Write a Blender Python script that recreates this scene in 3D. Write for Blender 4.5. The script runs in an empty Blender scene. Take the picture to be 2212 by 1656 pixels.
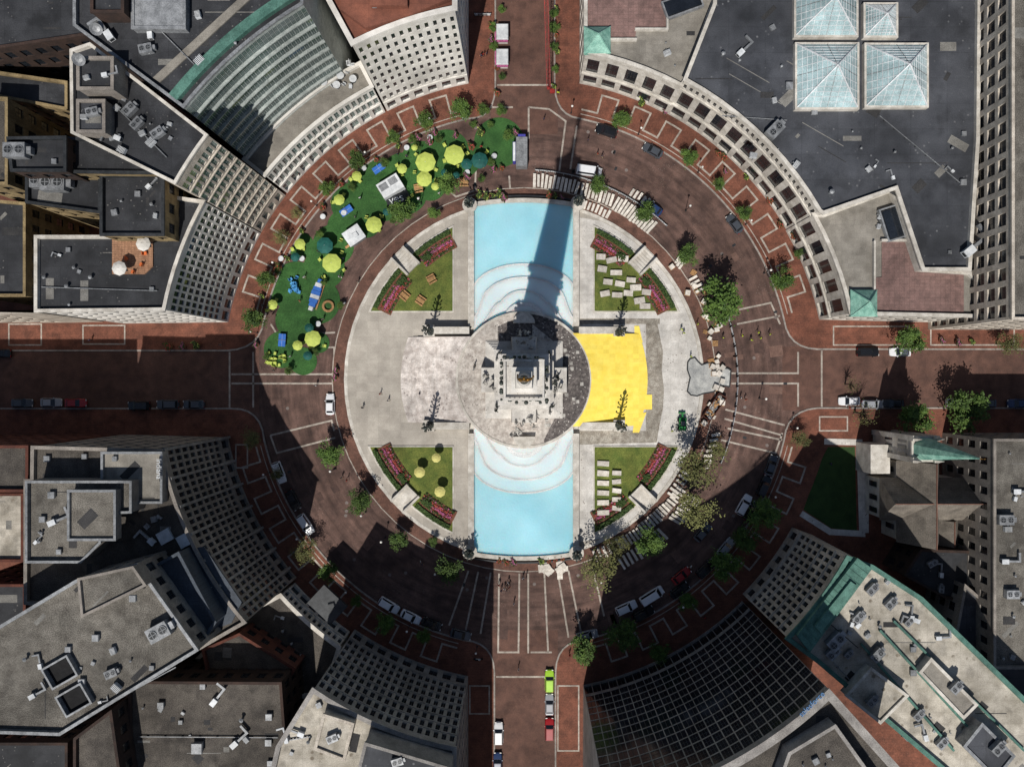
import bpy, math, random
from math import *
from mathutils import Vector, Matrix
random.seed(7)
H=160.0; CX,CY=2.6,0.8
scene=bpy.context.scene
COL=scene.collection
def P(px,py,z=0.0):
    k=(H-z)/H
    return ((px-1132)/10*k+CX,(820-py)/10*k+CY)
def PR(r,a): return (CX+r*cos(radians(a)),CY+r*sin(radians(a)))
def arc(a0,a1,r,n): return [PR(r,a0+(a1-a0)*i/n) for i in range(n+1)]
# ---------------- materials
def mat(name,c1,c2=None,scale=.5,rough=.85,bump=0.0,metal=0.0,fine=.25,big=.2,spots=None,spec=.3,polar=False,objrand=0,grid=None,stain=0):
    m=bpy.data.materials.new(name); m.use_nodes=True; nt=m.node_tree; N=nt.nodes; L=nt.links
    b=N['Principled BSDF']; b.inputs['Roughness'].default_value=rough; b.inputs['Metallic'].default_value=metal
    b.inputs['Specular IOR Level'].default_value=spec
    if c2 is None: c2=tuple(x*.72 for x in c1)
    geo=N.new('ShaderNodeNewGeometry'); vec=geo.outputs['Position']
    if polar:
        sub=N.new('ShaderNodeVectorMath');sub.operation='SUBTRACT';sub.inputs[1].default_value=(CX,CY,0);L.new(vec,sub.inputs[0])
        ln=N.new('ShaderNodeVectorMath');ln.operation='LENGTH';L.new(sub.outputs[0],ln.inputs[0])
        sp=N.new('ShaderNodeSeparateXYZ');L.new(sub.outputs[0],sp.inputs[0])
        at=N.new('ShaderNodeMath');at.operation='ARCTAN2';L.new(sp.outputs[1],at.inputs[0]);L.new(sp.outputs[0],at.inputs[1])
        cb=N.new('ShaderNodeCombineXYZ');L.new(ln.outputs['Value'],cb.inputs[0]);
        mu=N.new('ShaderNodeMath');mu.operation='MULTIPLY';mu.inputs[1].default_value=4.0;L.new(at.outputs[0],mu.inputs[0]);L.new(mu.outputs[0],cb.inputs[1])
        pv=cb.outputs[0]
    def noise(sc,det=5,v=None,lo=.35,hi=.65):
        n=N.new('ShaderNodeTexNoise'); n.inputs['Scale'].default_value=sc; n.inputs['Detail'].default_value=det; n.inputs['Roughness'].default_value=.6
        L.new(v or vec,n.inputs['Vector'])
        r=N.new('ShaderNodeMapRange'); r.inputs['From Min'].default_value=lo; r.inputs['From Max'].default_value=hi
        L.new(n.outputs['Fac'],r.inputs['Value']); return r.outputs[0],n.outputs['Fac']
    f,_=noise(scale)
    mx=N.new('ShaderNodeMix'); mx.data_type='RGBA'; L.new(f,mx.inputs[0]); mx.inputs[6].default_value=(*c1,1); mx.inputs[7].default_value=(*c2,1)
    col=mx.outputs[2]
    def mul(col,fac,lo,hi):
        r=N.new('ShaderNodeMapRange'); r.inputs['To Min'].default_value=lo; r.inputs['To Max'].default_value=hi; L.new(fac,r.inputs['Value'])
        v=N.new('ShaderNodeVectorMath'); v.operation='SCALE'; L.new(col,v.inputs[0]); L.new(r.outputs[0],v.inputs['Scale']); return v.outputs[0]
    fn,raw=noise(6,3)
    if fine: col=mul(col,fn,1-fine,1+fine)
    if big:
        g,_=noise(.06,3); col=mul(col,g,1-big,1+big)
    if stain:
        g,_=noise(.22,8,None,.52,.62); col=mul(col,g,1,1-stain)
    if polar:
        g,_=noise(.9,4,pv); col=mul(col,g,.72,1.3)
    if objrand:
        oi=N.new('ShaderNodeObjectInfo'); col=mul(col,oi.outputs['Random'],1-objrand,1+objrand)
    if grid:
        bt=N.new('ShaderNodeTexBrick'); bt.offset=.5 if grid[1] else 0.0; bt.inputs['Scale'].default_value=1.0
        bt.inputs['Brick Width'].default_value=grid[0]; bt.inputs['Row Height'].default_value=grid[0]*.7; bt.inputs['Mortar Size'].default_value=grid[2]
        bt.inputs['Color1'].default_value=(1,1,1,1);bt.inputs['Color2'].default_value=(.86,.86,.86,1);bt.inputs['Mortar'].default_value=(grid[3],)*3+(1,)
        L.new(vec,bt.inputs['Vector'])
        v=N.new('ShaderNodeVectorMath');v.operation='MULTIPLY';L.new(col,v.inputs[0]);L.new(bt.outputs['Color'],v.inputs[1]);col=v.outputs[0]
    if spots:
        vo=N.new('ShaderNodeTexVoronoi'); vo.inputs['Scale'].default_value=spots[0]; L.new(vec,vo.inputs['Vector'])
        r=N.new('ShaderNodeMapRange'); r.inputs['From Min'].default_value=spots[1]; r.inputs['From Max'].default_value=spots[1]*.6; L.new(vo.outputs['Distance'],r.inputs['Value'])
        mm=N.new('ShaderNodeMath'); mm.operation='MULTIPLY'; L.new(r.outputs[0],mm.inputs[0])
        g2,_=noise(spots[3] if len(spots)>3 else .15,4,None,.5,.6); L.new(g2,mm.inputs[1])
        m2=N.new('ShaderNodeMix'); m2.data_type='RGBA'; L.new(mm.outputs[0],m2.inputs[0]); L.new(col,m2.inputs[6]); m2.inputs[7].default_value=(*spots[2],1); col=m2.outputs[2]
    L.new(col,b.inputs['Base Color'])
    if bump:
        bp=N.new('ShaderNodeBump'); bp.inputs['Strength'].default_value=bump; bp.inputs['Distance'].default_value=.1; L.new(raw,bp.inputs['Height']); L.new(bp.outputs[0],b.inputs['Normal'])
    return m
def s(r,g,b): # srgb 0-255 to linear
    return tuple(((c/255)/12.92 if c/255<=.04045 else ((c/255+.055)/1.055)**2.4) for c in (r,g,b))
BRICKROAD=mat('brick_road',s(99,77,69),s(72,56,51),.35,.9,.15,polar=True,spots=(3.0,.16,s(160,146,136),.12),stain=.2)
BRICKWALK=mat('brick_walk',s(122,77,61),s(98,63,51),.5,.9,.15,big=.25,spots=(2.,.12,s(140,106,92)),grid=(.8,1,.03,.75),stain=.25)
BRICKIN=mat('brick_inner_walk',s(112,80,68),s(88,64,55),.5,.9,.15,big=.25,spots=(2.,.12,s(150,122,108)),grid=(.8,1,.03,.8),stain=.2)
BRICKSTREET=mat('brick_street',s(100,73,63),s(80,59,52),.4,.9,.15,spots=(3.,.14,s(140,122,110)),stain=.25)
BAND=mat('pale_band',s(172,163,152),s(132,123,114),.8,.85)
KERB=mat('kerb_stone',s(156,148,140),s(120,114,108),.8,.85)
PLAZA=mat('plaza_stone',s(178,171,160),s(158,151,141),.3,.8,fine=.12,big=.14,grid=(2.4,0,.025,.8),stain=.08)
PALE=mat('pale_stone',s(210,206,199),s(184,179,172),.4,.8,fine=.14,big=.1,spots=(1.4,.22,s(112,104,97)),grid=(1.8,0,.03,.8),stain=.15)
MARBLE=mat('streaked_stone',s(220,212,205),s(172,162,155),.7,.75,fine=.2,spots=(1.1,.3,s(138,129,124),.3),grid=(1.6,1,.03,.78),stain=.22)
LIME=mat('limestone',s(200,195,186),s(166,160,150),.6,.85,.1,fine=.15,stain=.12)
RIM=mat('wet_pale_stone',s(205,206,204),s(184,188,188),.6,.5)
SLAB=mat('slab_stone',s(210,204,194),s(178,170,159),1.5,.85,objrand=.18)
WHITEW=mat('white_wall',s(216,212,205),s(190,186,178),.4,.85,fine=.1,stain=.1)
CREAM=mat('cream_wall',s(190,181,168),s(156,147,135),.5,.85,stain=.12)
TANW=mat('tan_concrete',s(140,133,125),s(114,108,102),.5,.9,stain=.15)
GREYW=mat('grey_concrete',s(148,144,139),s(122,118,114),.5,.9,stain=.15)
YELLOWB=mat('yellow_brick',s(146,128,94),s(116,100,72),.5,.9,grid=(1.0,1,.05,.8),stain=.3)
REDB=mat('red_brick',s(96,56,44),s(70,42,36),.5,.9)
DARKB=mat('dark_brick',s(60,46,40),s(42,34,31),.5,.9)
ROOFD=mat('dark_membrane_roof',s(70,72,77),s(54,56,61),.2,.75,fine=.2,big=.35,spots=(.8,.2,s(98,99,101),.3),grid=(7,0,.07,.78),stain=.25)
ROOFB=mat('black_roof',s(54,55,58),s(38,39,42),.3,.75,fine=.25,big=.4,spots=(1.2,.18,s(100,98,95)),grid=(5,0,.06,.75),stain=.3)
GRAVEL=mat('gravel_roof',s(108,104,97),s(84,80,74),.5,.95,.3,fine=.5,big=.28,stain=.25)
GRAVELD=mat('dark_gravel_roof',s(84,79,73),s(64,60,56),.5,.95,.3,fine=.5,big=.28,stain=.3)
BEIGE=mat('beige_roof',s(142,137,128),s(118,113,105),.3,.9,fine=.18,big=.2,grid=(1.2,0,.04,.85),stain=.2)
PINK=mat('pink_paver',s(136,108,102),s(114,92,87),.8,.9,fine=.2,grid=(1.0,0,.05,.75),stain=.2)
TERRA=mat('terracotta_roof',s(134,84,67),s(104,66,54),.3,.9,fine=.15,big=.25,grid=(3,0,.04,.8),stain=.2)
WHITER=mat('white_roof',s(188,181,168),s(146,139,126),.35,.8,fine=.2,spots=(.6,.28,s(108,99,86),.3),grid=(3,0,.05,.82),stain=.3)
TEAL=mat('copper_patina',s(140,182,166),s(100,146,132),.8,.6)
TEALR=mat('copper_trim',s(84,122,110),s(60,94,84),.6,.7,stain=.2)
TARP=mat('yellow_tarp',s(250,226,104),s(244,214,86),.6,.7,fine=.05,big=.05,bump=.3,grid=(1.3,0,.03,.94))
DIRT=mat('gravel_strip',s(160,154,143),s(124,116,105),.8,.95,fine=.35,stain=.2)
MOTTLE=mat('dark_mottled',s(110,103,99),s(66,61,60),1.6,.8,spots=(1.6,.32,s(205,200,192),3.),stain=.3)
MOSS=mat('pale_speckled',s(196,189,180),s(150,141,133),.8,.85,fine=.2,spots=(1.5,.25,s(90,84,80),1.),stain=.2)
SCULPT=mat('weathered_stone',s(186,182,174),s(120,117,113),1.0,.85,.3,fine=.3)
BRONZE=mat('dark_bronze',s(72,78,72),s(44,48,46),2.,.5,metal=.3)
GOLD=mat('gilt_bronze',s(150,110,50),s(90,66,34),2.,.4,metal=.6)
GRASS=mat('grass',s(104,110,52),s(76,90,40),.5,.95,.3,fine=.4,big=.2,stain=.2)
TURF=mat('artificial_turf',s(56,94,46),s(42,78,36),.35,.9,.3,fine=.35,stain=.15)
LAWND=mat('dark_lawn',s(50,72,36),s(40,60,30),.4,.95,fine=.3)
HEDGE=mat('hedge_leaf',s(72,92,44),s(40,58,27),3.,.8,.5,fine=.5)
MULCH=mat('mulch',s(122,80,62),s(88,58,46),2.,.95,fine=.4)
FLOW=mat('pink_flower',s(190,104,150),s(140,74,106),4.,.8,fine=.4)
FLOWR=mat('red_flower',s(176,78,66),s(130,60,54),4.,.8,fine=.4)
LEAF=mat('leaf',s(86,110,46),s(46,68,28),.9,.7,fine=.45,objrand=.25)
LEAFD=mat('olive_leaf',s(112,112,66),s(74,78,44),.9,.8,fine=.45,objrand=.2)
BARK=mat('bark',s(96,82,68),s(60,50,42),3.,.95)
LIMEF=mat('lime_fabric',s(182,194,96),s(164,178,84),1.,.7,fine=.08,big=.05)
YELF=mat('pale_yellow_fabric',s(204,198,122),s(188,180,108),1.,.7,fine=.08)
TEALF=mat('teal_fabric',s(30,88,80),s(22,70,66),1.,.7,fine=.08)
WOOD=mat('wood',s(178,138,92),s(138,104,70),2.,.8)
DECK=mat('wood_deck',s(168,128,100),s(140,104,80),1.,.8,grid=(.6,0,.06,.7))
BLUEP=mat('blue_paint',s(58,112,190),s(46,94,170),1.,.5,fine=.05)
LBLUE=mat('light_blue_plastic',s(90,160,205),s(70,136,190),1.,.5)
PURPLE=mat('indigo_panel',s(70,68,150),s(58,56,130),1.,.5)
METAL=mat('grey_metal',s(142,144,146),s(108,110,112),1.,.5,metal=.2,objrand=.2)
DMETAL=mat('dark_metal',s(56,58,60),s(40,42,44),1.,.5,metal=.2)
WMETAL=mat('white_metal',s(208,210,211),s(178,181,183),1.,.5,fine=.1)
REDM=mat('red_steel',s(150,48,44),s(120,38,36),1.,.6)
GREENM=mat('green_machine',s(40,130,62),s(30,108,50),1.,.5)
ORANGE=mat('orange_plastic',s(215,112,58),s(190,92,44),1.,.6)
BLACKR=mat('rubber',s(28,28,29),s(20,20,21),1.,.9)
SKIN=mat('skin',s(190,140,112),s(170,120,95),1.,.7)
HAIR=mat('dark_hair',s(45,34,28),s(30,24,20),1.,.8)
LIGHTL=mat('lamp_glass',s(225,222,215),s(210,208,202),1.,.3)
REDL=mat('tail_lens',s(150,20,20),s(110,14,14),1.,.3)
BLUEROOF=mat('blue_grey_roof',s(66,74,84),s(52,59,68),.4,.6,grid=(.9,0,.05,.75))
PATCHL=mat('pale_roof_patch',s(120,118,113),s(96,94,90),.6,.9,fine=.3); PATCHD=mat('dark_roof_patch',s(58,57,57),s(44,44,45),.6,.9,fine=.3)
def glass(name,c,rough=.12):
    return mat(name,c,tuple(x*.6 for x in c),.25,rough,fine=.25,big=.35,spec=.6)
GL=glass('dark_glass',s(34,38,44)); GLG=glass('green_glass',s(92,114,108),.12); GLB=glass('blue_black_glass',s(26,31,40)); GLS=glass('skylight_glass',s(158,180,182),.15); GLA=glass('grey_green_glass',s(84,100,98),.1)
GREENMULL=mat('pale_grey_metal',s(164,170,166),s(136,143,140),1.,.5,stain=.15)
def water(name,c1,c2,bs=.35):
    m=mat(name,c1,c2,.08,.15,fine=.03,big=.08,spec=.35)
    nt=m.node_tree; n=nt.nodes.new('ShaderNodeTexNoise'); n.inputs['Scale'].default_value=2.5; n.inputs['Detail'].default_value=4
    g=nt.nodes.new('ShaderNodeNewGeometry'); nt.links.new(g.outputs['Position'],n.inputs['Vector'])
    b=nt.nodes.new('ShaderNodeBump'); b.inputs['Strength'].default_value=bs; b.inputs['Distance'].default_value=.12
    nt.links.new(n.outputs['Fac'],b.inputs['Height']); nt.links.new(b.outputs[0],nt.nodes['Principled BSDF'].inputs['Normal'])
    p=nt.nodes['Principled BSDF']; p.inputs['Subsurface Weight'].default_value=.7; p.inputs['Subsurface Radius'].default_value=(.6,1.8,2.4); p.inputs['Subsurface Scale'].default_value=1.2
    return m
WATER=water('pool_water',s(168,214,224),s(150,204,217)); WATERL=water('cascade_water',s(200,225,231),s(188,219,227)); WATERW=water('white_water',s(214,228,231),s(203,221,226),.2)
# ---------------- mesh builder
def area(p): return sum(p[i][0]*p[(i+1)%len(p)][1]-p[(i+1)%len(p)][0]*p[i][1] for i in range(len(p)))/2
def inside(p,x,y):
    c=False;n=len(p)
    for i in range(n):
        a,b=p[i],p[i-1]
        if (a[1]>y)!=(b[1]>y) and x<(b[0]-a[0])*(y-a[1])/(b[1]-a[1])+a[0]: c=not c
    return c
class MB:
    def __init__(s): s.v=[];s.f=[];s.m=[]
    def add(s,vs,fs,m=0):
        o=len(s.v); s.v+=[tuple(v) for v in vs]; s.f+=[tuple(i+o for i in f) for f in fs]; s.m+=[m]*len(fs); return s
    def box(s,cx,cy,z0,sx,sy,sz,m=0,rot=0,top=1.0):
        c,n=cos(rot),sin(rot); vs=[]
        for k,z in ((1,z0),(top,z0+sz)):
            for a,b in ((-1,-1),(1,-1),(1,1),(-1,1)):
                x=a*sx/2*k;y=b*sy/2*k; vs.append((cx+x*c-y*n,cy+x*n+y*c,z))
        return s.add(vs,[(3,2,1,0),(4,5,6,7),(0,1,5,4),(1,2,6,5),(2,3,7,6),(3,0,4,7)],m)
    def prism(s,p,z0,z1,m=0,mt=None,side=True):
        p=list(p)
        if area(p)<0: p=p[::-1]
        n=len(p)
        if side: s.add([(x,y,z0) for x,y in p]+[(x,y,z1) for x,y in p],[(i,(i+1)%n,n+(i+1)%n,n+i) for i in range(n)],m)
        return s.add([(x,y,z1) for x,y in p],[tuple(range(n))],m if mt is None else mt)
    def sheet(s,p,z,m=0): return s.prism(p,z,z,m,side=False)
    def cyl(s,x,y,z0,z1,r0,r1=None,n=12,m=0,a0=0,cap=True):
        r1=r0 if r1 is None else r1
        vs=[(x+r*cos(a0+2*pi*i/n),y+r*sin(a0+2*pi*i/n),z) for r,z in ((r0,z0),(r1,z1)) for i in range(n)]
        fs=[(i,(i+1)%n,n+(i+1)%n,n+i) for i in range(n)]
        if cap: fs+=[tuple(range(n,2*n)),tuple(range(n-1,-1,-1))]
        return s.add(vs,fs,m)
    def ball(s,x,y,z,r,n=10,k=6,m=0,sz=1):
        vs=[];fs=[]
        for j in range(k+1):
            t=pi*j/k
            for i in range(n): vs.append((x+r*sin(t)*cos(2*pi*i/n),y+r*sin(t)*sin(2*pi*i/n),z-r*sz*cos(t)))
        for j in range(k):
            for i in range(n): fs.append((j*n+i,j*n+(i+1)%n,(j+1)*n+(i+1)%n,(j+1)*n+i))
        return s.add(vs,fs,m)
    def beam(s,p,q,w,m=0,w2=None):
        p=Vector(p);q=Vector(q);d=(q-p)
        if d.length<1e-6: return s
        d.normalize(); up=Vector((0,0,1)) if abs(d.z)<.95 else Vector((1,0,0))
        a=d.cross(up).normalized(); b=a.cross(d).normalized(); w2=w if w2 is None else w2
        vs=[]
        for c,ww in ((p,w),(q,w2)):
            for i,j in ((-1,-1),(1,-1),(1,1),(-1,1)): vs.append(c+a*i*ww/2+b*j*ww/2)
        return s.add(vs,[(0,3,2,1),(4,5,6,7),(0,1,5,4),(1,2,6,5),(2,3,7,6),(3,0,4,7)],m)
    def ribbon(s,path,w,z0,z1=None,m=0,closed=False):
        n=len(path); L=[];R=[]
        for i in range(n):
            if closed: a=path[i-1];b=path[(i+1)%n]
            else: a=path[max(0,i-1)];b=path[min(n-1,i+1)]
            c=path[i]
            d1=Vector((c[0]-a[0],c[1]-a[1]));d2=Vector((b[0]-c[0],b[1]-c[1]))
            if d1.length<1e-9:d1=d2
            if d2.length<1e-9:d2=d1
            d1.normalize();d2.normalize();t=(d1+d2)
            if t.length<1e-6:t=d1
            t.normalize(); nn=Vector((-t.y,t.x)); k=1/max(.5,nn.dot(Vector((-d1.y,d1.x))))
            L.append((c[0]+nn.x*w/2*k,c[1]+nn.y*w/2*k));R.append((c[0]-nn.x*w/2*k,c[1]-nn.y*w/2*k))
        rng=range(n if closed else n-1)
        zt=z0 if z1 is None else z1
        s.add([(x,y,zt) for x,y in L]+[(x,y,zt) for x,y in R],[(n+i,n+(i+1)%n,(i+1)%n,i) for i in rng],m)
        if z1 is not None:
            for S,fl in ((L,1),(R,0)):
                s.add([(x,y,z0) for x,y in S]+[(x,y,z1) for x,y in S],[((i,n+i,n+(i+1)%n,(i+1)%n) if not fl else (i,(i+1)%n,n+(i+1)%n,n+i)) for i in rng],m)
        return s
    def mesh(s,name,mats):
        me=bpy.data.meshes.new(name); me.from_pydata(s.v,[],s.f)
        for m in (mats if isinstance(mats,(list,tuple)) else [mats]): me.materials.append(m)
        me.polygons.foreach_set('material_index',s.m); me.update(); return me
def obj(name,me,parent=None,loc=(0,0,0),rot=(0,0,0),scale=(1,1,1),**pr):
    o=bpy.data.objects.new(name,me); COL.objects.link(o); o.location=loc;o.rotation_euler=rot;o.scale=scale
    if parent: o.parent=parent
    for k,v in pr.items(): o[k]=v
    return o
def wchild(name,me,E,**pr):
    o=obj(name,me,E,**pr); o.matrix_parent_inverse=Matrix.Translation(-Vector(E.location)); return o
def thing(name,loc,label,cat,group=None):
    e=bpy.data.objects.new(name,None); COL.objects.link(e); e.location=loc; e['label']=label;e['category']=cat
    if group:e['group']=group
    e.empty_display_size=.3; return e
class Kit:
    def __init__(s): s.p=[]
    def part(s,name,me,par=-1,loc=(0,0,0),rot=(0,0,0)): s.p.append((name,me,par,loc,rot)); return len(s.p)-1
    def inst(s,name,loc,rotz=0,sc=1,label='',cat='',group=None,rot=None):
        e=thing(name,loc,label,cat,group); e.rotation_euler=rot or (0,0,rotz); e.scale=(sc,)*3 if not isinstance(sc,tuple) else sc
        os=[]
        for n,me,pa,l,r in s.p:
            o=obj(n,me,e if pa<0 else os[pa],l,r); os.append(o)
        return e
def struct(name,mb,mats,**pr):
    o=obj(name,mb.mesh(name,mats)); o['kind']='structure'
    for k,v in pr.items():o[k]=v
    return o
def px(l,z=0): return [P(a,b,z) for a,b in l]
def bez(a,b,c,n=6): return [((1-t)**2*a[0]+2*t*(1-t)*b[0]+t*t*c[0],(1-t)**2*a[1]+2*t*(1-t)*b[1]+t*t*c[1]) for t in [i/n for i in range(n+1)]]
# ---------------- GROUND
g=MB(); g.sheet([(-900,-900),(900,-900),(900,900),(-900,900)],0); struct('ground',g,mat('city_ground',s(88,82,76),s(64,59,56),.3,.95))
g=MB(); g.prism(arc(0,354,61,59),0,.004,side=False); struct('circle_road',g,BRICKROAD)
g=MB()
g.sheet(px([(1060,-400),(1205,-400),(1205,290),(1060,290)]),.008); g.sheet(px([(1060,1360),(1205,1360),(1205,2100),(1060,2100)]),.008)
g.sheet(px([(-400,750),(560,750),(560,890),(-400,890)]),.008); g.sheet(px([(1690,748),(2600,748),(2600,886),(1690,886)]),.008)
struct('street',g,BRICKSTREET)
RK=57.6
def quad(name,line0,c0,aA,aB,c1,line1,far):
    path=px(line0[:1])+bez(P(*line0[1]),P(*c0),PR(RK,aA))
    path+=arc(aA,aB,RK,40)[1:-1]
    path+=bez(PR(RK,aB),P(*c1),P(*line1[0]))+px(line1[1:])
    m=MB(); m.prism(path+px(far),0,.12); struct(name,m,BRICKWALK)
    k=MB(); k.ribbon(path,.34,0,.15); struct('kerb',k,KERB)
quad('pavement',[(1198,-400),(1198,185)],(1200,250),78,13,(1702,752),[(1765,754),(2700,754)],[(2700,-400)])
quad('pavement',[(-500,757),(490,757)],(562,755),167,102,(1068,258),[(1070,190),(1070,-400)],[(-500,-400)])
quad('pavement',[(1068,2200),(1068,1450)],(1066,1385),257,193,(565,880),[(500,882),(-500,882)],[(-500,2200)])
quad('pavement',[(2700,881),(1765,881)],(1700,885),347,283,(1202,1385),[(1200,1450),(1200,2200)],[(2700,2200)])
g=MB(); ring=arc(0,354,41.4,59); g.prism(ring,0,.1); struct('pavement',g,BRICKIN)
k=MB(); k.ribbon(ring,.2,.0,.12,closed=True); struct('kerb',k,BAND)
def meander(a0,a1,ri,ro,step,ph=0):
    pts=[];a=a0;hi=ph
    while a<a1-.01:
        r=ro if hi else ri; b=min(a+step,a1)
        pts+=[PR(r,a),PR(r,(a+b)/2),PR(r,b)]; a=b;hi=1-hi
    return pts
bm=MB()
for a0,a1 in ((14,78),(102,166),(194,256),(284,346)):
    n=round((a1-a0)/3.35)
    bm.ribbon(meander(a0,a1,59.6,63.6,(a1-a0)/n),.38,.125)
    bm.ribbon(arc(a0,a1,58.6,60),.18,.13)
def line(l,w=.38,z=.014): bm.ribbon(px(l),w,z)
for l in [[(500,808),(722,808),(722,750),(700,750)],[(500,828),(720,828),(722,885)],[(584,940),(716,908),(722,930)],[(584,940),(598,978),(724,945)],[(547,760),(547,880)],
 [(496,760),(496,880)],[(585,700),(600,725),(724,718)],
 [(1580,806),(1724,806),(1724,760)],[(1580,828),(1724,828),(1724,878)],[(1775,757),(1775,880)],[(1580,672),(1665,654),(1685,700)],[(1592,700),(1685,682)],
 [(1567,884),(1695,918)],[(1565,904),(1690,940)],[(1558,950),(1675,978),(1690,935)],[(1572,925),(1690,950)],
 [(1060,1236),(1038,1368)],[(1012,1232),(970,1350)],[(1033,1234),(1006,1360)],[(1122,1238),(1120,1410)],[(1141,1238),(1141,1410)],[(1205,1236),(1228,1376)],[(1228,1232),(1256,1370)],[(1176,1238),(1184,1408)],[(1078,1238),(1076,1408),(1118,1408)],[(1072,1461),(1196,1461)],[(1146,1408),(1192,1408)],[(1280,1225),(1305,1330)],
 [(1142,232),(1186,236),(1222,262),(1208,370)],[(1142,232),(1142,300)],[(1074,184),(1196,184)],[(1040,232),(1108,232)],[(1246,272),(1232,366)],[(1100,380),(1102,412),(1060,415)],[(960,404),(985,425),(1030,410)],[(1026,412),(1028,365)]]:
    line(l)
for (x,y,w,h) in [(510,960,25,50),(1770,900,60,30),(2010,700,180,45),(180,703,90,40),(1205,1480,45,140),(1015,1480,42,60),(20,700,70,45),(1800,705,160,40)]:
    bm.ribbon(px([(x,y),(x+w,y),(x+w,y+h),(x,y+h)]),.3,.135,closed=True)
struct('paving_bands',bm,BAND)
g=MB(); rr=random.Random(11)
for i in range(46):
    a=rr.uniform(0,360); r=rr.uniform(42.5,56.5)
    if rr.random()<.5: g.cyl(*PR(r,a),0,.02,.36,.36,14,0)
    else: g.box(*PR(r,a),.0,.8,.5,.02,1,radians(a))
struct('drain_covers',g,[mat('iron_cover',s(120,110,105),None),DMETAL])
g=MB()
for i in range(34):
    a=rr.uniform(0,360); r=rr.uniform(43,56); g.box(*PR(r,a),0,rr.uniform(1.2,3.5),rr.uniform(1.,2.4),.011,i%2,radians(a))
struct('paving_patches',g,[mat('patched_brick',s(112,88,78),s(92,70,62),.8,.9),mat('dark_patch_brick',s(82,63,57),s(66,52,48),.8,.9)])
# ---------------- PLAZA
g=MB(); g.prism(arc(0,354,38.6,59),0,.2); struct('plaza',g,PLAZA)
k=MB(); k.ribbon(arc(0,354,38.5,59),.7,.0,.24,closed=True); struct('kerb',k,LIME)
g=MB(); east=[PR(38.0,a) for a in range(-64,65,4)]; east=[(max(x,P(1252,0)[0]),y) for x,y in east]
g.sheet(east+[P(1252,470),P(1252,1170)],.205); struct('plaza_paving',g,PALE)
g=MB(); g.sheet(px([(1395,700),(1420,700),(1426,730),(1432,760),(1429,800),(1434,840),(1432,880),(1424,920),(1418,955),(1252,960),(1252,930),(1395,930)]),.212); g.sheet(px([(1252,688),(1425,688),(1425,700),(1252,700)]),.212); struct('gravel_strip',g,DIRT)
g=MB(); g.sheet(px([(1012,460),(1252,460),(1252,1180),(1012,1180)]),.209); struct('pool_surround',g,LIME)
def halfarc(r,sgn,hw,n=16,cy=CY):
    return [(CX+sgn*sqrt(max(.01,r*r-y*y)),cy+y) for y in [-hw+2*hw*i/n for i in range(n+1)]]
NST=13
def steps(sgn,m,name):
    g=MB()
    for i in range(NST):
        r=26.6-i*.95; z1=.2+ (i+1)*.18
        pa=halfarc(r,sgn,9.2)+[(CX,CY+9.2),(CX,CY-9.2)]
        g.prism(pa,.2,z1,0)
    return struct(name,g,m)
steps(-1,MARBLE,'plaza_steps'); steps(1,PALE,'plaza_steps')
g=MB()
for i in range(NST):
    r=26.6-i*.95; r2=max(14.2,r-.95); z=.2+(i+1)*.18+.04
    A=halfarc(r+.03,1,9.9);B=halfarc(r2+.03,1,9.9);n=len(A)
    zl=max(z-.18,.24)
    g.add([(x,y,z-.18) for x,y in A]+[(x,y,z) for x,y in B],[(i2,i2+1,n+i2+1,n+i2) for i2 in range(n-1)])
# tarp slopes over the step noses; lift slightly so stone stays below
g.v=[(x,y,z+.19) for x,y,z in g.v]
g.sheet(px([(1385,852),(1408,852),(1408,884),(1385,884)]),.3); g.sheet(px([(1372,895),(1396,890),(1380,934),(1366,934)]),.31);g.sheet(px([(1370,704),(1380,704),(1388,740),(1370,740)]),.31)
e=thing('yellow_tarp',(*P(1320,820),.2),'bright yellow tarpaulin spread over the curved monument steps','tarpaulin'); wchild('tarpaulin_sheet',g.mesh('tarp',TARP),e)
g=MB(); g.prism(arc(0,354,14.4,59),.2,2.6); struct('monument_terrace',g,MOSS)
k=MB(); k.ribbon(arc(0,354,14.3,59),.5,.2,2.72,closed=True); struct('terrace_kerb',k,LIME)
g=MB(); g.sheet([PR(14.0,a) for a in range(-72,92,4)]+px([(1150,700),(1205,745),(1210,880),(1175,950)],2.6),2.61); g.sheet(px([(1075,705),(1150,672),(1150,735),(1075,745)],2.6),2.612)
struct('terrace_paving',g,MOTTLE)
g=MB()
for i in range(20):
    a=random.uniform(-70,85); r=random.uniform(9,13.0); x,y=PR(r,a)
    if abs(x-CX)>7.5 or abs(y-CY)>7.5: g.box(x,y,2.61,.7,.7,.05,0)
struct('paving_slabs',g,SCULPT)
for sx in (-1,1):
    for sy in (-1,1):
        y=P(0,715)[1] if sy>0 else P(0,918)[1]
        w=thing('stone_wall',(CX+sx*17,y,0.2),'low pale limestone wall flanking the monument steps','wall','walls flanking the steps')
        g=MB(); g.box(CX+sx*16.2,y,.2,9,1.3,2.2); g.box(CX+sx*20.3,y,.2,2.4,2.4,2.0); g.box(CX+sx*16.2,y,2.4,9.1,1.5,.15)
        wchild('masonry',g.mesh('w',LIME),w)
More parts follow.
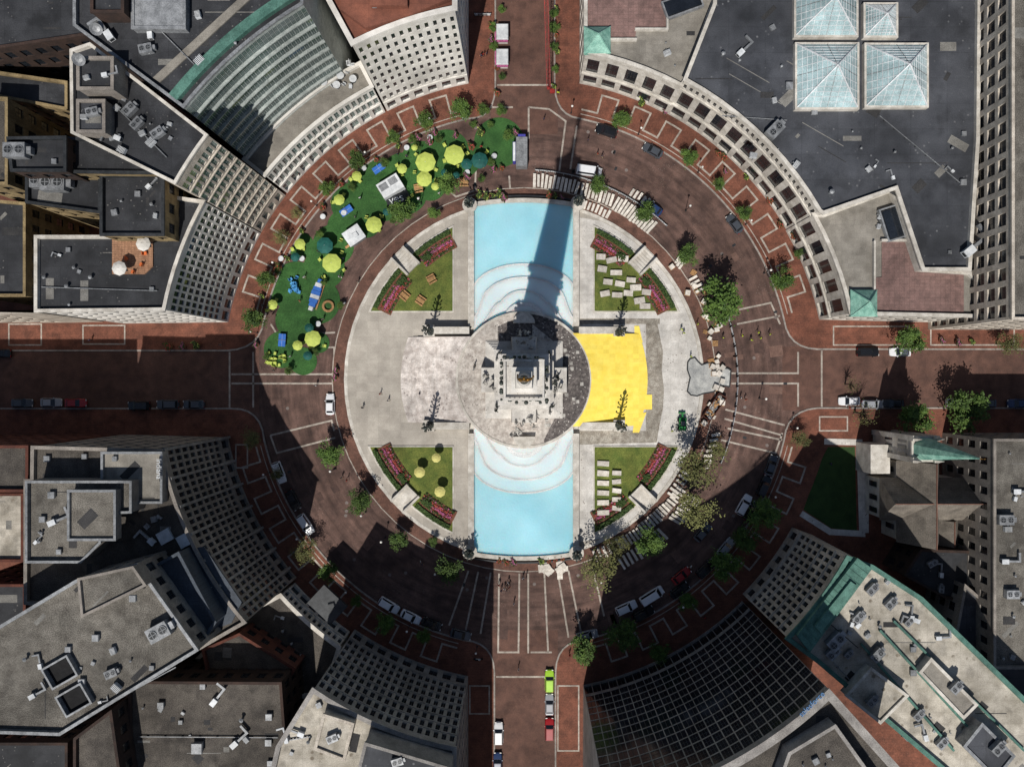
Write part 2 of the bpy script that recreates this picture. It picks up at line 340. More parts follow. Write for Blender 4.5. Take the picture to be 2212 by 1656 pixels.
# ---------------- gardens
def garden(sx,sy,patch):
    gx=P(978,0)[0]-CX if sx<0 else P(1284,0)[0]-CX; gy=P(0,672)[1]-CY if sy>0 else P(0,965)[1]-CY
    def poly(r,inx=0):
        ax=abs(gx)+inx;ay=abs(gy)+inx
        t0=asin(ay/r);t1=acos(ax/r)
        pts=[(ax,ay)]+[(r*cos(t0+(t1-t0)*i/14),r*sin(t0+(t1-t0)*i/14)) for i in range(15)]
        return [(CX+sx*x,CY+sy*y) for x,y in pts]
    g=MB(); g.prism(poly(36.6,-.25),.2,.42); struct('garden_kerb',g,LIME)
    g=MB(); g.prism(poly(36.2),.42,.46); struct('lawn',g,patch)
    o=MB(); ay=abs(gy)+.25;ax=abs(gx)+.25
    aA=degrees(asin(ay/36))+1; aB=degrees(acos(ax/36))-1
    for lo,hi in ((aA,41.),(49.5,aB)):
        A=[];B=[]
        for i in range(9):
            a=radians(lo+(hi-lo)*i/8); A.append((CX+sx*31.9*cos(a),CY+sy*31.9*sin(a)));B.append((CX+sx*36*cos(a),CY+sy*36*sin(a)))
        o.prism(A+B[::-1],.46,.5)
    struct('flower_bed_soil',o,MULCH)
    for part,(r0,r1,mt,mt2,nm,cat,lab) in enumerate(((35.1,36.1,HEDGE,HEDGE,'hedge','hedge','clipped green hedge rimming the round plaza garden'),(31.9,35.0,FLOW,FLOWR,'flower_bed','flowers','bed of pink and red flowers curving along the garden'))):
        m=MB(); rr=random.Random(part+sx*3+sy)
        aA=degrees(asin((abs(gy)+.3)/r1))+1;aB=degrees(acos((abs(gx)+.3)/r1))-1
        for i in range(900 if part==0 else 1700):
            a=rr.uniform(aA,aB); 
            if 41.3<a<49.2: continue
            row=rr.choice((32.3,33.0,33.7,34.4)) if part else 0
            r=(row+rr.uniform(-.2,.2)) if part else rr.uniform(r0,r1)
            x=CX+sx*r*cos(radians(a));y=CY+sy*r*sin(radians(a)); z=.5+rr.uniform(.1,.6 if part==0 else .3); q=rr.uniform(.09,.2)
            an=rr.uniform(0,pi);t=rr.uniform(-.15,.15)
            c_,s_=cos(an)*q,sin(an)*q
            mi=0
            if part: mi={32.3:2,33.0:1,33.7:0,34.4:2}[row]; mi=mi if rr.random()<.72 else rr.choice((0,1,2))
            m.add([(x-c_,y-s_,z-t),(x+s_,y-c_,z+t),(x+c_,y+s_,z+t),(x-s_,y+c_,z-t)],[(0,1,2,3)],mi)
        if part==0:
            for (lo,hi) in ((aA,41),(49.5,aB)):
                A=[(CX+sx*r0*cos(radians(lo+(hi-lo)*i/8)),CY+sy*r0*sin(radians(lo+(hi-lo)*i/8))) for i in range(9)]
                B=[(CX+sx*r1*cos(radians(lo+(hi-lo)*i/8)),CY+sy*r1*sin(radians(lo+(hi-lo)*i/8))) for i in range(9)]
                m.prism(A+B[::-1],.46,.85)
            for a in (39.6,38.2,51,52.4):
                for k_ in range(110):
                    th=rr.uniform(0,2*pi);ph=rr.uniform(0,pi/2);R=rr.uniform(.5,1.0);rc=33.6
                    x=CX+sx*rc*cos(radians(a))+R*cos(th)*cos(ph);y=CY+sy*rc*sin(radians(a))+R*sin(th)*cos(ph);z=.5+R*sin(ph);q=.18
                    m.add([(x-q,y,z),(x,y-q,z+.05),(x+q,y,z-.05),(x,y+q,z)],[(0,1,2,3)],0)
        ea=thing(nm,(CX+sx*r0*.7071,CY+sy*r0*.7071,.46),lab,cat,nm.replace('_',' ')+'s around the plaza')
        wchild('foliage' if part==0 else 'blossom',m.mesh(nm,[mt,mt2,HEDGE] if part else [mt]),ea)
    ea=thing('garden_steps',(CX+sx*36*.7071,CY+sy*36*.7071,.2),'short pale stone stair with cheek walls cutting the garden corner','steps','garden steps')
    m=MB(); an=atan2(sy,sx)
    for i in range(7):
        r=38.2-i*.7; m.box(CX+cos(an)*r,CY+sin(an)*r,.2,.7,3.0,.25+.14*i,0,an)
    wchild('tread',m.mesh('st',LIME),ea)
    for t in (-1,1):
        m=MB(); m.box(CX+cos(an)*36-sin(an)*t*1.75,CY+sin(an)*36+cos(an)*t*1.75,.2,5,.5,1.6,0,an); wchild('cheek_wall',m.mesh('st',LIME),ea)
for sx in (-1,1):
    for sy in (-1,1): garden(sx,sy,GRASS)
# ---------------- pools
def pool(sy):
    y0=P(0,448)[1] if sy>0 else P(0,1190)[1]; y1=P(0,700)[1] if sy>0 else P(0,940)[1]
    xa,xb=P(1024,0)[0],P(1238,0)[0]
    pts=[(xa,y1),(xb,y1)]+[(xb+(xa-xb)*i/12,y0+sy*.9*(1-((i-6)/6)**2)) for i in range(13)]
    g=MB(); g.sheet(pts,.75); w=struct('water',g,WATER)
    e=thing('pool_basin',((xa+xb)/2,y0,.2),'long rectangular stone fountain basin holding pale blue water','fountain basin','fountain basins')
    for x in (xa-.55,xb+.55): g=MB(); g.box(x,(y0+y1)/2,.2,1.1,abs(y0-y1)+1,1.1); g.box(x,(y0+y1)/2,1.3,1.3,abs(y0-y1)+1,.14); wchild('side_wall',g.mesh('bs',LIME),e)
    end=[(x,y+sy*.4) for x,y in pts[2:]]
    g=MB(); g.ribbon(end,.9,.2,1.15); wchild('end_wall',g.mesh('be',LIME),e)
    g=MB(); g.ribbon([(x,y+sy*1.0) for x,y in end],.3,.2,.9); wchild('railing',g.mesh('br',DMETAL),e)
    c=thing('cascade',((xa+xb)/2,y1,.2),'broad concentric stone cascade tiers spilling water into the basin','fountain cascade','fountain cascades')
    def f1(u): return sqrt(max(0,1-(.97*u)**2))
    def sm(t): t=max(0,min(1,t)); return t*t*(3-2*t)
    def f2(u): 
        a=abs(u); return .42+.58*sqrt(max(0,1-(a/.8)**2)) if a<.72 else (.42+.58*sqrt(1-.81))*(1-sm((a-.72)/.28))
    def f3(u):
        a=abs(u); return .5+.5*sqrt(max(0,1-(a/.5)**2)) if a<.45 else (.5+.5*sqrt(1-.81))*(1-sm((a-.45)/.55))
    tiers=((632,570,.95,f1,WATERL),(684,599,1.25,f2,WATERW),(716,628,1.6,f3,WATERW))
    for (pe,pk,z,ff,wm) in tiers:
        if sy<0: pe=1635-pe;pk=1635-pk
        hwm=10.68; n=60; top=[]
        for i in range(n+1):
            u=-cos(pi*i/n); f=ff(u)
            top.append(((xa+xb)/2+u*hwm,P(0,pe)[1]+(P(0,pk)[1]-P(0,pe)[1])*f))
        yin=CY+sy*9.5
        g=MB(); g.prism(top+[(top[-1][0],yin),(top[0][0],yin)],.3,z,0,side=True); wchild('water_tier',g.mesh('wt',wm),c)
        g=MB(); g.ribbon([(x,y-sy*.2) for x,y in top[1:-1]],.34,.3,z+.06); wchild('tier_rim',g.mesh('wr',RIM),c)
pool(1); pool(-1)
# ---------------- people meshes (skin)
def skinmesh(name,verts,edges,sub=1):
    me=bpy.data.meshes.new(name); me.from_pydata([v[:3] for v in verts],edges,[]); o=bpy.data.objects.new(name,me); COL.objects.link(o)
    md=o.modifiers.new('s','SKIN')
    for i,v in enumerate(verts):
        r=v[3] if isinstance(v[3],tuple) else (v[3],v[3]); me.skin_vertices[0].data[i].radius=r
    me.skin_vertices[0].data[0].use_root=True
    if sub: m2=o.modifiers.new('d','SUBSURF'); m2.levels=sub
    dg=bpy.context.evaluated_depsgraph_get(); dg.update(); out=bpy.data.meshes.new_from_object(o.evaluated_get(dg)); 
    bpy.data.objects.remove(o); out.name=name; return out
def figure(pose=0,armup=0):
    st={0:(.0,.0),1:(.28,-.25)}[pose]
    V=[(0,0,.95,(.15,.11)),(0,0,1.15,(.14,.1)),(0,0,1.36,(.17,.11)),(0,0,1.5,.055),(0,.02,1.63,(.085,.1)),(0,.02,1.72,.07),
       (-.18,0,1.42,.06),(-.24,.04+.1*pose,1.15,.045),(-.25,.14+.15*pose,.93,.035),(-.25,.19+.17*pose,.84,(.045,.03)),
       (.18,0,1.42,.06),(.24,.04-.12*pose,1.15,.045),(.25,.14-.2*pose,.93,.035),(.25,.18-.24*pose,.84,(.045,.03)),
       (-.1,0,.88,.09),(-.11,st[1]*.5+.03,.5,.065),(-.11,st[1],.09,.045),(-.11,st[1]+.15,.04,(.045,.03)),
       (.1,0,.88,.09),(.11,st[0]*.5+.04,.5,.065),(.11,st[0],.09,.045),(.11,st[0]+.15,.04,(.045,.03)),(0,.12,1.63,.02)]
    if armup:
        V[11]=(.32,.05,1.6,.045);V[12]=(.34,.1,1.9,.035);V[13]=(.34,.12,2.0,.04)
    E=[(0,1),(1,2),(2,3),(3,4),(4,5),(2,6),(6,7),(7,8),(8,9),(2,10),(10,11),(11,12),(12,13),(0,14),(14,15),(15,16),(16,17),(0,18),(18,19),(19,20),(20,21),(4,22)]
    return skinmesh('figure',V,E)
FIG=[figure(0),figure(1)]; FIGUP=figure(0,1)
def personkit(fig,shirt,pants,hairm=HAIR):
    me=fig.copy(); me.materials.clear()
    for m in (pants,shirt,SKIN,BLACKR): me.materials.append(m)
    for p in me.polygons:
        c=p.center; p.material_index=3 if c.z<.1 else (2 if c.z>1.5 or (abs(c.x)>.2 and c.z<1.1) else (0 if c.z<.98 and abs(c.x)<.2 else 1)); p.use_smooth=True
    k=Kit(); k.part('body',me); h=MB(); h.ball(0,-.01,1.71,.115,10,6,sz=.95); k.part('hair',h.mesh('hair',hairm)); return k
SH=[mat('shirt_%s'%n,c,None,2.,.8) for n,c in (('white',s(225,225,225)),('navy',s(35,45,80)),('red',s(170,45,40)),('grey',s(110,112,115)),('hivis',s(215,240,60)))]
PA=[mat('trousers_dark',s(38,40,48)),mat('trousers_khaki',s(150,135,105))]
PK=[(personkit(FIG[i%2],SH[i%5],PA[i%2]),('white','navy','red','grey','yellow high-visibility')[i%5],('standing','walking')[i%2]) for i in range(10)]
def person(x,y,hv=False,z=.02):
    i=random.choice((4,9)) if hv else random.choice((0,1,2,3,5,6,7,8))
    k,c,p=PK[i]; k.inst('person',(*P(x,y),z),random.uniform(0,6.28),1.03,'%s person in a %s top on the paving'%(p,c),'person','pedestrians on the circle')
def statuemesh(fig,m):
    me=fig.copy(); me.materials.clear(); me.materials.append(m)
    for p in me.polygons:p.material_index=0;p.use_smooth=True
    return me
ST=[statuemesh(FIG[0],SCULPT),statuemesh(FIG[1],SCULPT),statuemesh(FIGUP,SCULPT)]; STB=statuemesh(FIGUP,BRONZE); STG=statuemesh(FIGUP,GOLD)
# ---------------- MONUMENT
M=thing('monument',(CX,CY,2.6),'tall limestone war memorial obelisk with sculptures and bronze rings','monument')
g=MB()
for i in range(6): g.box(CX,CY,2.6+.3*i,16.4-i*.7,16.4-i*.7,.3)
g.box(CX,CY,4.4,12,12,3.2,0,0,.94); g.box(CX,CY,7.6,12.2,12.2,.5); g.box(CX,CY,8.1,10,10,4.2,0,0,.9); g.box(CX,CY,12.3,10.2,10.2,.6); g.box(CX,CY,12.9,8.2,8.2,3,0,0,.82)
for a in (0,90,180,270):
    c_,s_=cos(radians(a)),sin(radians(a))
    g.box(CX+c_*6.8,CY+s_*6.8,2.6,4.6,5.5,3.6,0,radians(a),.9)
wchild('plinth',g.mesh('plinth',PALE),M)
g=MB(); g.box(CX,CY,15.9,6.4,6.4,46,0,0,.66); wchild('shaft',g.mesh('shaft',PALE),M)
for zz,w,nb in ((19,8.6,36),(31,6.8,30)):
    g=MB(); g.box(CX,CY,zz,w*.92,w*.92,.5)
    for i in range(nb):
        a=random.uniform(0,2*pi); t=w/2/max(abs(cos(a)),abs(sin(a))); g.ball(CX+cos(a)*t,CY+sin(a)*t,zz+random.uniform(0,1.2),random.uniform(.2,.5),6,4)
    wchild('bronze_ring',g.mesh('ring',BRONZE),M)
g=MB(); g.box(CX,CY,61.0,4.4,4.4,2.,0,0,1.2); g.box(CX,CY,63,5.4,5.4,.5)
for i in range(9):
    t=-2.5+5.0*i/8
    for q in (-2.5,2.5): g.box(CX+t,CY+q,63.5,.14,.14,.5);g.box(CX+q,CY+t,63.5,.14,.14,.5)
for q in (-2.5,2.5): g.box(CX,CY+q,64.0,5.3,.25,.18);g.box(CX+q,CY,64.0,.25,4.74,.18)
wchild('balcony',g.mesh('balc',PALE),M)
g=MB(); g.box(CX,CY,63.5,3.1,3.1,2.2,0,0,.94); g.box(CX,CY,65.7,3.2,3.2,.3); g.box(CX,CY,66.0,2.2,2.2,1.6,0,0,.9); g.cyl(CX,CY,67.6,70.5,.9,.5,16); wchild('lantern',g.mesh('lant',WHITEW),M)
g=MB(); g.cyl(CX,CY,70.5,72.4,.5,.4,16); g.ball(CX,CY,72.7,.55,14,8); wchild('globe',g.mesh('globe',BRONZE),M)
o=wchild('statue',STG,M); o.matrix_parent_inverse=Matrix.Identity(4); o.location=(0,0,70.4); o.scale=(2.9,3.2,4.6)
def group(cx,cy,z,n,sp,sc,mats,seed):
    rr=random.Random(seed)
    for i in range(n):
        o=obj('statue',rr.choice(mats),M); o.location=(cx+rr.uniform(-sp[0],sp[0]),cy+rr.uniform(-sp[1],sp[1]),z-2.6+rr.uniform(-.6,.4)); o.scale=(sc,sc*1.2,sc*rr.uniform(.6,1)); o.rotation_euler=(rr.uniform(-.5,.5),rr.uniform(-.5,.5),rr.uniform(0,6.3))
group(7.2,0,6.2,6,(1.2,2),1.7,ST+[STB],3); group(-7.2,0,6.2,6,(1.2,2),1.7,ST+[STB],4)
group(0,8.6,5.2,9,(2.4,2.0),1.8,ST,5); group(0,-8.8,5.2,10,(2.4,2.4),1.8,ST,6)
for q in ((5.4,5.4),(-5.4,5.4),(5.4,-5.4),(-5.4,-5.4)): group(q[0],q[1],8.0,2,(.5,.5),1.5,[STB,ST[0]],int(q[0]*3+q[1]))
for sy in (1,-1):
    g=MB(); g.prism([(CX+4.4*cos(radians(a)),CY+sy*(12.4+4.2*sin(radians(a)))) for a in range(0,181,15)],.6,2.2); wchild('fountain_head',g.mesh('fh',RIM),M)
    g=MB(); g.prism([(CX+3.6*cos(radians(a)),CY+sy*(12.4+3.4*sin(radians(a)))) for a in range(0,181,15)],2.2,2.25); wchild('fountain_water',g.mesh('fw',WATERW),M)
    g=MB(); g.prism([(CX+2.3*cos(radians(a)),CY+sy*(12.0+2.2*sin(radians(a)))) for a in range(0,181,15)],2.25,3.9); wchild('fountain_head',g.mesh('fh',LIME),M)
ck=Kit(); g=MB(); g.cyl(0,0,0,.8,.9,.7,8); g.cyl(0,0,.8,2,.5,.3,10); g.cyl(0,0,2,8.5,.28,.16,10); ck.part('post',g.mesh('post',BRONZE))
for lv,rr_,n in ((2.4,.95,5),(4.6,1.0,6),(6.8,.8,6)):
    g=MB(); g.beam((0,0,lv),(rr_,0,lv+.5),.14); g.ball(rr_,0,lv+.7,.2,6,4); me=g.mesh('arm',BRONZE)
    for i in range(n): ck.part('arm',me,0,(0,0,0),(0,0,2*pi*i/n))
g=MB(); g.ball(0,0,8.9,.45,10,6); g.cyl(0,0,9.2,10.2,.15,.02,6); ck.part('finial',g.mesh('fin',BRONZE))
for x,y in ((930,716),(1336,718),(930,918),(1336,918)):
    ck.inst('candelabra',(*P(x,y,2.2),2.2),random.random(),1,'ornate dark bronze candelabra on a stone pedestal beside the steps','lamp','bronze candelabra')
pk=Kit(); g=MB(); g.cyl(0,0,0,1.6,1.5,1.35,14); g.cyl(0,0,1.6,1.8,1.6,1.6,14); g.box(0,0,1.8,1.3,1.3,1.2,0,0,.9); pk.part('pedestal',g.mesh('pd',LIME))
g=MB(); g.cyl(0,0,3,6.2,.25,.15,8); g.ball(0,0,6.4,.4,8,6); lp_=pk.part('lamp',g.mesh('pl',BRONZE))
g=MB(); g.ball(.75,0,3.4,.4,6,4); g.beam((0,0,4.5),(.9,0,5),.12); g.ball(.9,0,5.2,.2,6,4); me=g.mesh('arm',BRONZE)
for i in range(7): pk.part('arm',me,lp_,(0,0,0),(0,0,2*pi*i/7))
for x,y in ((1016,447),(1247,443),(1016,1187),(1244,1190)):
    pk.inst('lamp_pedestal',(*P(x,y),.2),0,1,'round stone pedestal topped by a dark bronze lamp cluster','lamp','lamp pedestals at basin corners')
# ---------------- BUILDINGS
panecache={}
def panemesh(gm,fm,mull):
    key=(gm.name,fm.name,mull)
    if key in panecache: return panecache[key]
    g=MB(); g.add([(-.5,0,0),(.5,0,0),(.5,0,1),(-.5,0,1)],[(0,1,2,3)],0)
    t=.04
    def bar(x0,x1,z0,z1): g.add([(x0,-.03,z0),(x1,-.03,z0),(x1,-.03,z1),(x0,-.03,z1)],[(0,1,2,3)],1)
    bar(-.5,.5,0,t);bar(-.5,.5,1-t,1);bar(-.5,-.5+t,t,1-t);bar(.5-t,.5,t,1-t)
    for i in range(mull): x=-.5+(i+1)/(mull+1); bar(x-.015,x+.015,t,1-t)
    bar(-.5+t,.5-t,.48,.51)
    panecache[key]=g.mesh('window',[gm,fm]); return panecache[key]
def facade(mb,panes,A,B,bands,h):
    A=Vector(A);B=Vector(B);d=(B-A);Ln=d.length;d.normalize();nin=Vector((-d.y,d.x));ang=atan2(d.y,d.x)
    def pt(u,z,dep=0): q=A+d*u+nin*dep; return (q.x,q.y,z)
    zc=0
    for bd in bands:
        z0,z1,rows,cols,wf,hf=bd[:6]; dep=bd[6] if len(bd)>6 else .22; ledge=bd[7] if len(bd)>7 else 0; lo=-(bd[8] if len(bd)>8 else .25)
        if cols<1: cols=max(1,round(Ln/(-cols)))
        if z0>zc+.001: mb.add([pt(0,zc),pt(Ln,zc),pt(Ln,z0),pt(0,z0)],[(0,1,2,3)])
        for r in range(rows):
            za=z0+(z1-z0)*r/rows; zb=z0+(z1-z0)*(r+1)/rows
            for c in range(cols):
                ua=Ln*c/cols;ub=Ln*(c+1)/cols; w=(ub-ua)*wf;hh=(zb-za)*hf
                a0=(ua+ub)/2-w/2;a1=a0+w;b0=za+(zb-za-hh)*.45;b1=b0+hh
                V=[pt(ua,za),pt(ub,za),pt(ub,zb),pt(ua,zb),pt(a0,b0),pt(a1,b0),pt(a1,b1),pt(a0,b1),pt(a0,b0,dep),pt(a1,b0,dep),pt(a1,b1,dep),pt(a0,b1,dep)]
                mb.add(V,[(0,1,5,4),(1,2,6,5),(2,3,7,6),(3,0,4,7),(4,5,9,8),(5,6,10,9),(6,7,11,10),(7,4,8,11)])
                q=A+d*((a0+a1)/2)+nin*(dep-.01); panes.append((q.x,q.y,b0,ang,w,hh))
            if ledge and (r%ledge==0):
                o=lo; mb.add([pt(0,za-.12,0),pt(Ln,za-.12,0),pt(Ln,za-.12,o),pt(0,za-.12,o),pt(0,za+.12,0),pt(Ln,za+.12,0),pt(Ln,za+.12,o),pt(0,za+.12,o)],[(4,7,6,5),(3,2,6,7),(0,1,2,3),(0,3,7,4),(1,5,6,2)])
        zc=z1
    if zc<h: mb.add([pt(0,zc),pt(Ln,zc),pt(Ln,h),pt(0,h)],[(0,1,2,3)])
def inset(p,w):
    n=len(p);out=[]
    for i in range(n):
        a,b,c=Vector(p[i-1]),Vector(p[i]),Vector(p[(i+1)%n]); d1=(b-a).normalized();d2=(c-b).normalized()
        n1=Vector((-d1.y,d1.x));n2=Vector((-d2.y,d2.x)); m=(n1+n2)
        if m.length<.2: m=n1
        m.normalize(); k=w/max(.35,m.dot(n1)); q=b+m*k; out.append((q.x,q.y))
    return out
RP=random.Random(77)
def volume(E,poly,h,wallm,roofm,bands=None,par=.8,pw=.4,parm=None,z0=0,gm=None,fm=None,mull=1,cornice=0):
    pts=[q[0] for q in poly]; sp=[q[1] for q in poly]; n=len(pts)
    if area(pts)<0: pts=pts[::-1]; sp=[sp[(n-2-k)%n] for k in range(n)]
    wb=MB();panes=[];top=h+par
    for i in range(n):
        A,B=pts[i],pts[(i+1)%n]
        if sp[i] is not None: facade(wb,panes,A,B,(bands[sp[i]] if isinstance(sp[i],int) else sp[i]),top)
        else: wb.add([(A[0],A[1],z0),(B[0],B[1],z0),(B[0],B[1],top),(A[0],A[1],top)],[(0,1,2,3)])
    wchild('wall',wb.mesh('wall',wallm),E)
    inn=inset(pts,pw); out=inset(pts,-.12-cornice)
    g=MB()
    g.add([(x,y,top) for x,y in out]+[(x,y,top) for x,y in inn]+[(x,y,h) for x,y in inn]+[(x,y,top-.35) for x,y in out]+[(x,y,top-.35) for x,y in pts],
      [(i,(i+1)%n,n+(i+1)%n,n+i) for i in range(n)]+[(n+i,n+(i+1)%n,2*n+(i+1)%n,2*n+i) for i in range(n)]+[(3*n+i,3*n+(i+1)%n,(i+1)%n,i) for i in range(n)]+[(4*n+i,4*n+(i+1)%n,3*n+(i+1)%n,3*n+i) for i in range(n)])
    wchild('parapet',g.mesh('parapet',parm or wallm),E)
    g=MB(); g.sheet(inn,h); roof=wchild('roof',g.mesh('roof',roofm),E)
    # repair patches and flashing strips laid on the roof membrane
    if roofm in (ROOFD,ROOFB,GRAVEL,GRAVELD,WHITER,BEIGE):
        xs=[q[0] for q in inn];ys=[q[1] for q in inn]; g=MB(); c=0
        tries=int(min(60,max(6,abs(area(inn))/35))); e0=Vector(pts[1])-Vector(pts[0]); base=atan2(e0.y,e0.x)
        for i in range(tries):
            x=RP.uniform(max(min(xs),-115),min(max(xs),115));y=RP.uniform(max(min(ys),-90),min(max(ys),90)); a=RP.choice((0,.78,base)); w=RP.uniform(.5,4.5);d=RP.uniform(.3,2.0)
            if RP.random()<.35: w=RP.uniform(5,12);d=.16
            ok=all(inside(inn,x+u*w*.6*cos(a)-v*d*.6*sin(a),y+u*w*.6*sin(a)+v*d*.6*cos(a)) for u in (-1,1) for v in (-1,1))
            if ok: g.box(x,y,h-.1,w,d,.104+.0008*c,RP.choice((0,1,1)),a); c+=1
        if c: wchild('roof_patch',g.mesh('rp',[PATCHL,PATCHD]),E,kind='stuff')
    if panes:
        pm=panemesh(gm or GL,fm or DMETAL,mull)
        panes.sort(key=lambda q:-q[2]); cnt=E.get('_np',0); lim=max(0,100-cnt)
        for (x,y,z,a,w,hh) in panes[:lim]:
            o=wchild('window',pm,E); o.location=(x,y,z);o.rotation_euler=(0,0,a);o.scale=(w,1,hh)
        E['_np']=cnt+min(lim,len(panes))
        if len(panes)>lim:
            g=MB()
            for (x,y,z,a,w,hh) in panes[lim:]:
                c_,s_=cos(a),sin(a)
                g.add([(x-c_*w/2,y-s_*w/2,z),(x+c_*w/2,y+s_*w/2,z),(x+c_*w/2,y+s_*w/2,z+hh),(x-c_*w/2,y-s_*w/2,z+hh)],[(0,1,2,3)],0)
                t=.06
                g.add([(x-c_*t+s_*.03,y-s_*t-c_*.03,z),(x+c_*t+s_*.03,y+s_*t-c_*.03,z),(x+c_*t+s_*.03,y+s_*t-c_*.03,z+hh),(x-c_*t+s_*.03,y-s_*t-c_*.03,z+hh)],[(0,1,2,3)],1)
            wchild('window',g.mesh('windows',[gm or GL,fm or DMETAL]),E,kind='stuff')
def bld(label,poly,h,wallm,roofm,bands=None,cat='building',name='office_building',**kw):
    c=poly[0][0]; E=thing(name,(c[0],c[1],0),label,cat); volume(E,poly,h,wallm,roofm,bands,**kw); return E
def T(pts,b=None): return [(p,b) for p in pts]
def arcb(a0,a1,r,n,b): 
    p=arc(a0,a1,r,n); return [(q,b) for q in p[:-1]]+[(p[-1],None)]
def rect(x0,y0,x1,y1,z,b=None): return T(px([(x0,y0),(x1,y0),(x1,y1),(x0,y1)],z),b)
gen=lambda h,rows,cw=-3.0,wf=.5,hf=.6:[(1,h-.5,rows,cw,wf,hf)]
NEB=[[(0.3,5.6,1,1,.7,.75,.5),(6.2,13.4,1,1,.66,.86,.25,1,.4),(14,17,1,3,.45,.6,.25,1)]]
E=bld('broad pale limestone building curving round the circle with dark roof',arcb(61.8,29.7,65.2,9,0)+T(px([(1775,462),(1932,408),(1990,583),(2090,583),(2108,300),(2112,-120),(1545,-120),(1542,12)],17.5)),17.5,LIME,ROOFD,NEB,mull=3,cornice=.2)
pv=[[(0.3,5.6,1,1,.7,.75,.5),(6.2,13.4,1,1,.6,.84,.25,1,.4)],gen(15,4)]
volume(E,arcb(79.4,61.8,65,5,0)+T(px([(1482,172),(1540,8),(1540,-120)],15))+[(P(1252,-120),1)],15,LIME,BEIGE,pv,mull=3,cornice=.2)
volume(E,arcb(29.7,11.5,65,5,0)[:-1]+[(PR(65,11.5),1),(P(2090,698),None)]+T(px([(2090,590),(1985,583),(1930,410),(1778,466)],15)),15,LIME,BEIGE,pv,mull=3,cornice=.2)
def flat(E,pl,z,h,m,name='terrace'):
    g=MB(); g.prism(px(pl,z+h),z,z+h); wchild(name,g.mesh(name,m),E)
flat(E,[(1268,-60),(1440,-60),(1440,60),(1375,62),(1372,82),(1268,82)],15,.15,PINK); flat(E,[(1905,520),(1960,515),(1975,585),(2082,588),(2082,676),(1890,676),(1890,600),(1905,598)],15,.15,PINK)
for x0,y0,x1,y1,z in ((1372,60,1440,64,15),(1312,82,1376,86,15),(1888,520,1892,676,15),(1905,516,1962,521,15),(1440,-40,1444,64,15)):
    flat(E,[(x0,y0),(x1,y0),(x1,y1),(x0,y1)],z,.9,LIME,'parapet')
for (x,y,w,h,a) in ((1475,8,7,3,.35),(1928,482,3,6,.3)):
    g=MB(); X,Y=P(x,y,16); g.box(X,Y,15,w+.6,h+.6,1.0,1,a); g.box(X,Y,16.0,w,h,.25,0,a,.9); wchild('rooflight',g.mesh('rl',[GL,METAL]),E)
for tx,ty in ((1290,87),(1866,655)):
    x,y=P(tx,ty,16); g=MB(); g.box(x,y,15,5,5,1); g.add([(x-2.6,y-2.6,16),(x+2.6,y-2.6,16),(x+2.6,y+2.6,16),(x-2.6,y+2.6,16),(x,y,18.6)],[(0,1,4),(1,2,4),(2,3,4),(3,0,4)]); 
    for cx_,cy_ in ((-1,-1),(1,-1),(1,1),(-1,1)): g.beam((x+2.6*cx_,y+2.6*cy_,16.05),(x,y,18.7),.16)
    wchild('turret_roof',g.mesh('tr',TEAL),E)
for (x0,y0,x1,y1) in ((1720,-40,1850,76),(1870,10,1936,77),(1722,96,1852,232),(1872,97,2002,228)):
    z=18.6; (xa,ya),(xb,yb)=P(x0,y1,z),P(x1,y0,z); cx,cy=(xa+xb)/2,(ya+yb)/2; ap=(cx,cy,z+min(xb-xa,yb-ya)*.42)
    e=thing('pyramid_skylight',(cx,cy,17.5),'pyramidal glass skylight with white glazing bars on a dark roof','skylight','pyramid skylights')
    g=MB(); g.prism([(xa-.4,ya-.4),(xb+.4,ya-.4),(xb+.4,yb+.4),(xa-.4,yb+.4)],17.5,z); wchild('curb',g.mesh('c',LIME),e)
    cs=[(xa,ya,z),(xb,ya,z),(xb,yb,z),(xa,yb,z)]
    g=MB(); g.add([(a,b,c+.01) for a,b,c in cs]+[ap],[(0,1,4),(1,2,4),(2,3,4),(3,0,4)]); wchild('glazing',g.mesh('gl',GLS),e)
    g=MB(); nn=8
    for i in range(4):
        A=Vector(cs[i]);B=Vector(cs[(i+1)%4]);C=Vector(ap); up=Vector((0,0,.06))
        g.beam(A+up,C+up,.2)
        for j in range(1,nn):
            t=j/nn; g.beam(A.lerp(C,t)+up,B.lerp(C,t)+up,.08)
            a=A.lerp(B,t); tt=2*min(t,1-t); q=(A if t<.5 else B).lerp(C,tt) ; g.beam(a+up,q+up,.08)
        g.beam(A.lerp(B,.5)+up,C+up,.08)
    wchild('glazing_bars',g.mesh('gb',WMETAL),e)
bld('tall pale office block with a regular grid of square windows',[(P(2181,-150,27),0),(P(2181,690,27),0)]+T(px([(2500,690),(2500,-150)],27)),27,CREAM,GRAVEL,[[(1,26.5,8,-3.4,.68,.72,.4)]])
HB=[[(0.3,4.5,1,1,.6,.7,.4),(5,8.5,1,2,.5,.6,.3,1),(9,30.5,7,2,.42,.6,.18,0)],gen(31,9,-3.2,.42,.55)]
hp=arcb(100.6,117.0,65,6,0)[:-1]+[(PR(65,117),None)]+T(px([(700,-20),(690,-200)],32))+[(P(1012,-200),1)]
E=bld('white many-windowed hotel with terracotta roof facing the circle',hp,32,WHITEW,TERRA,HB,name='hotel_building',cat='hotel',cornice=.4,parm=WHITEW)
flat(E,[(745,-60),(985,-60),(975,-5),(890,30),(790,60),(735,20)],32,1.2,TERRA,'roof'); flat(E,[(800,-40),(880,-40),(880,12),(800,12)],33.2,1.2,TERRA,'roof')
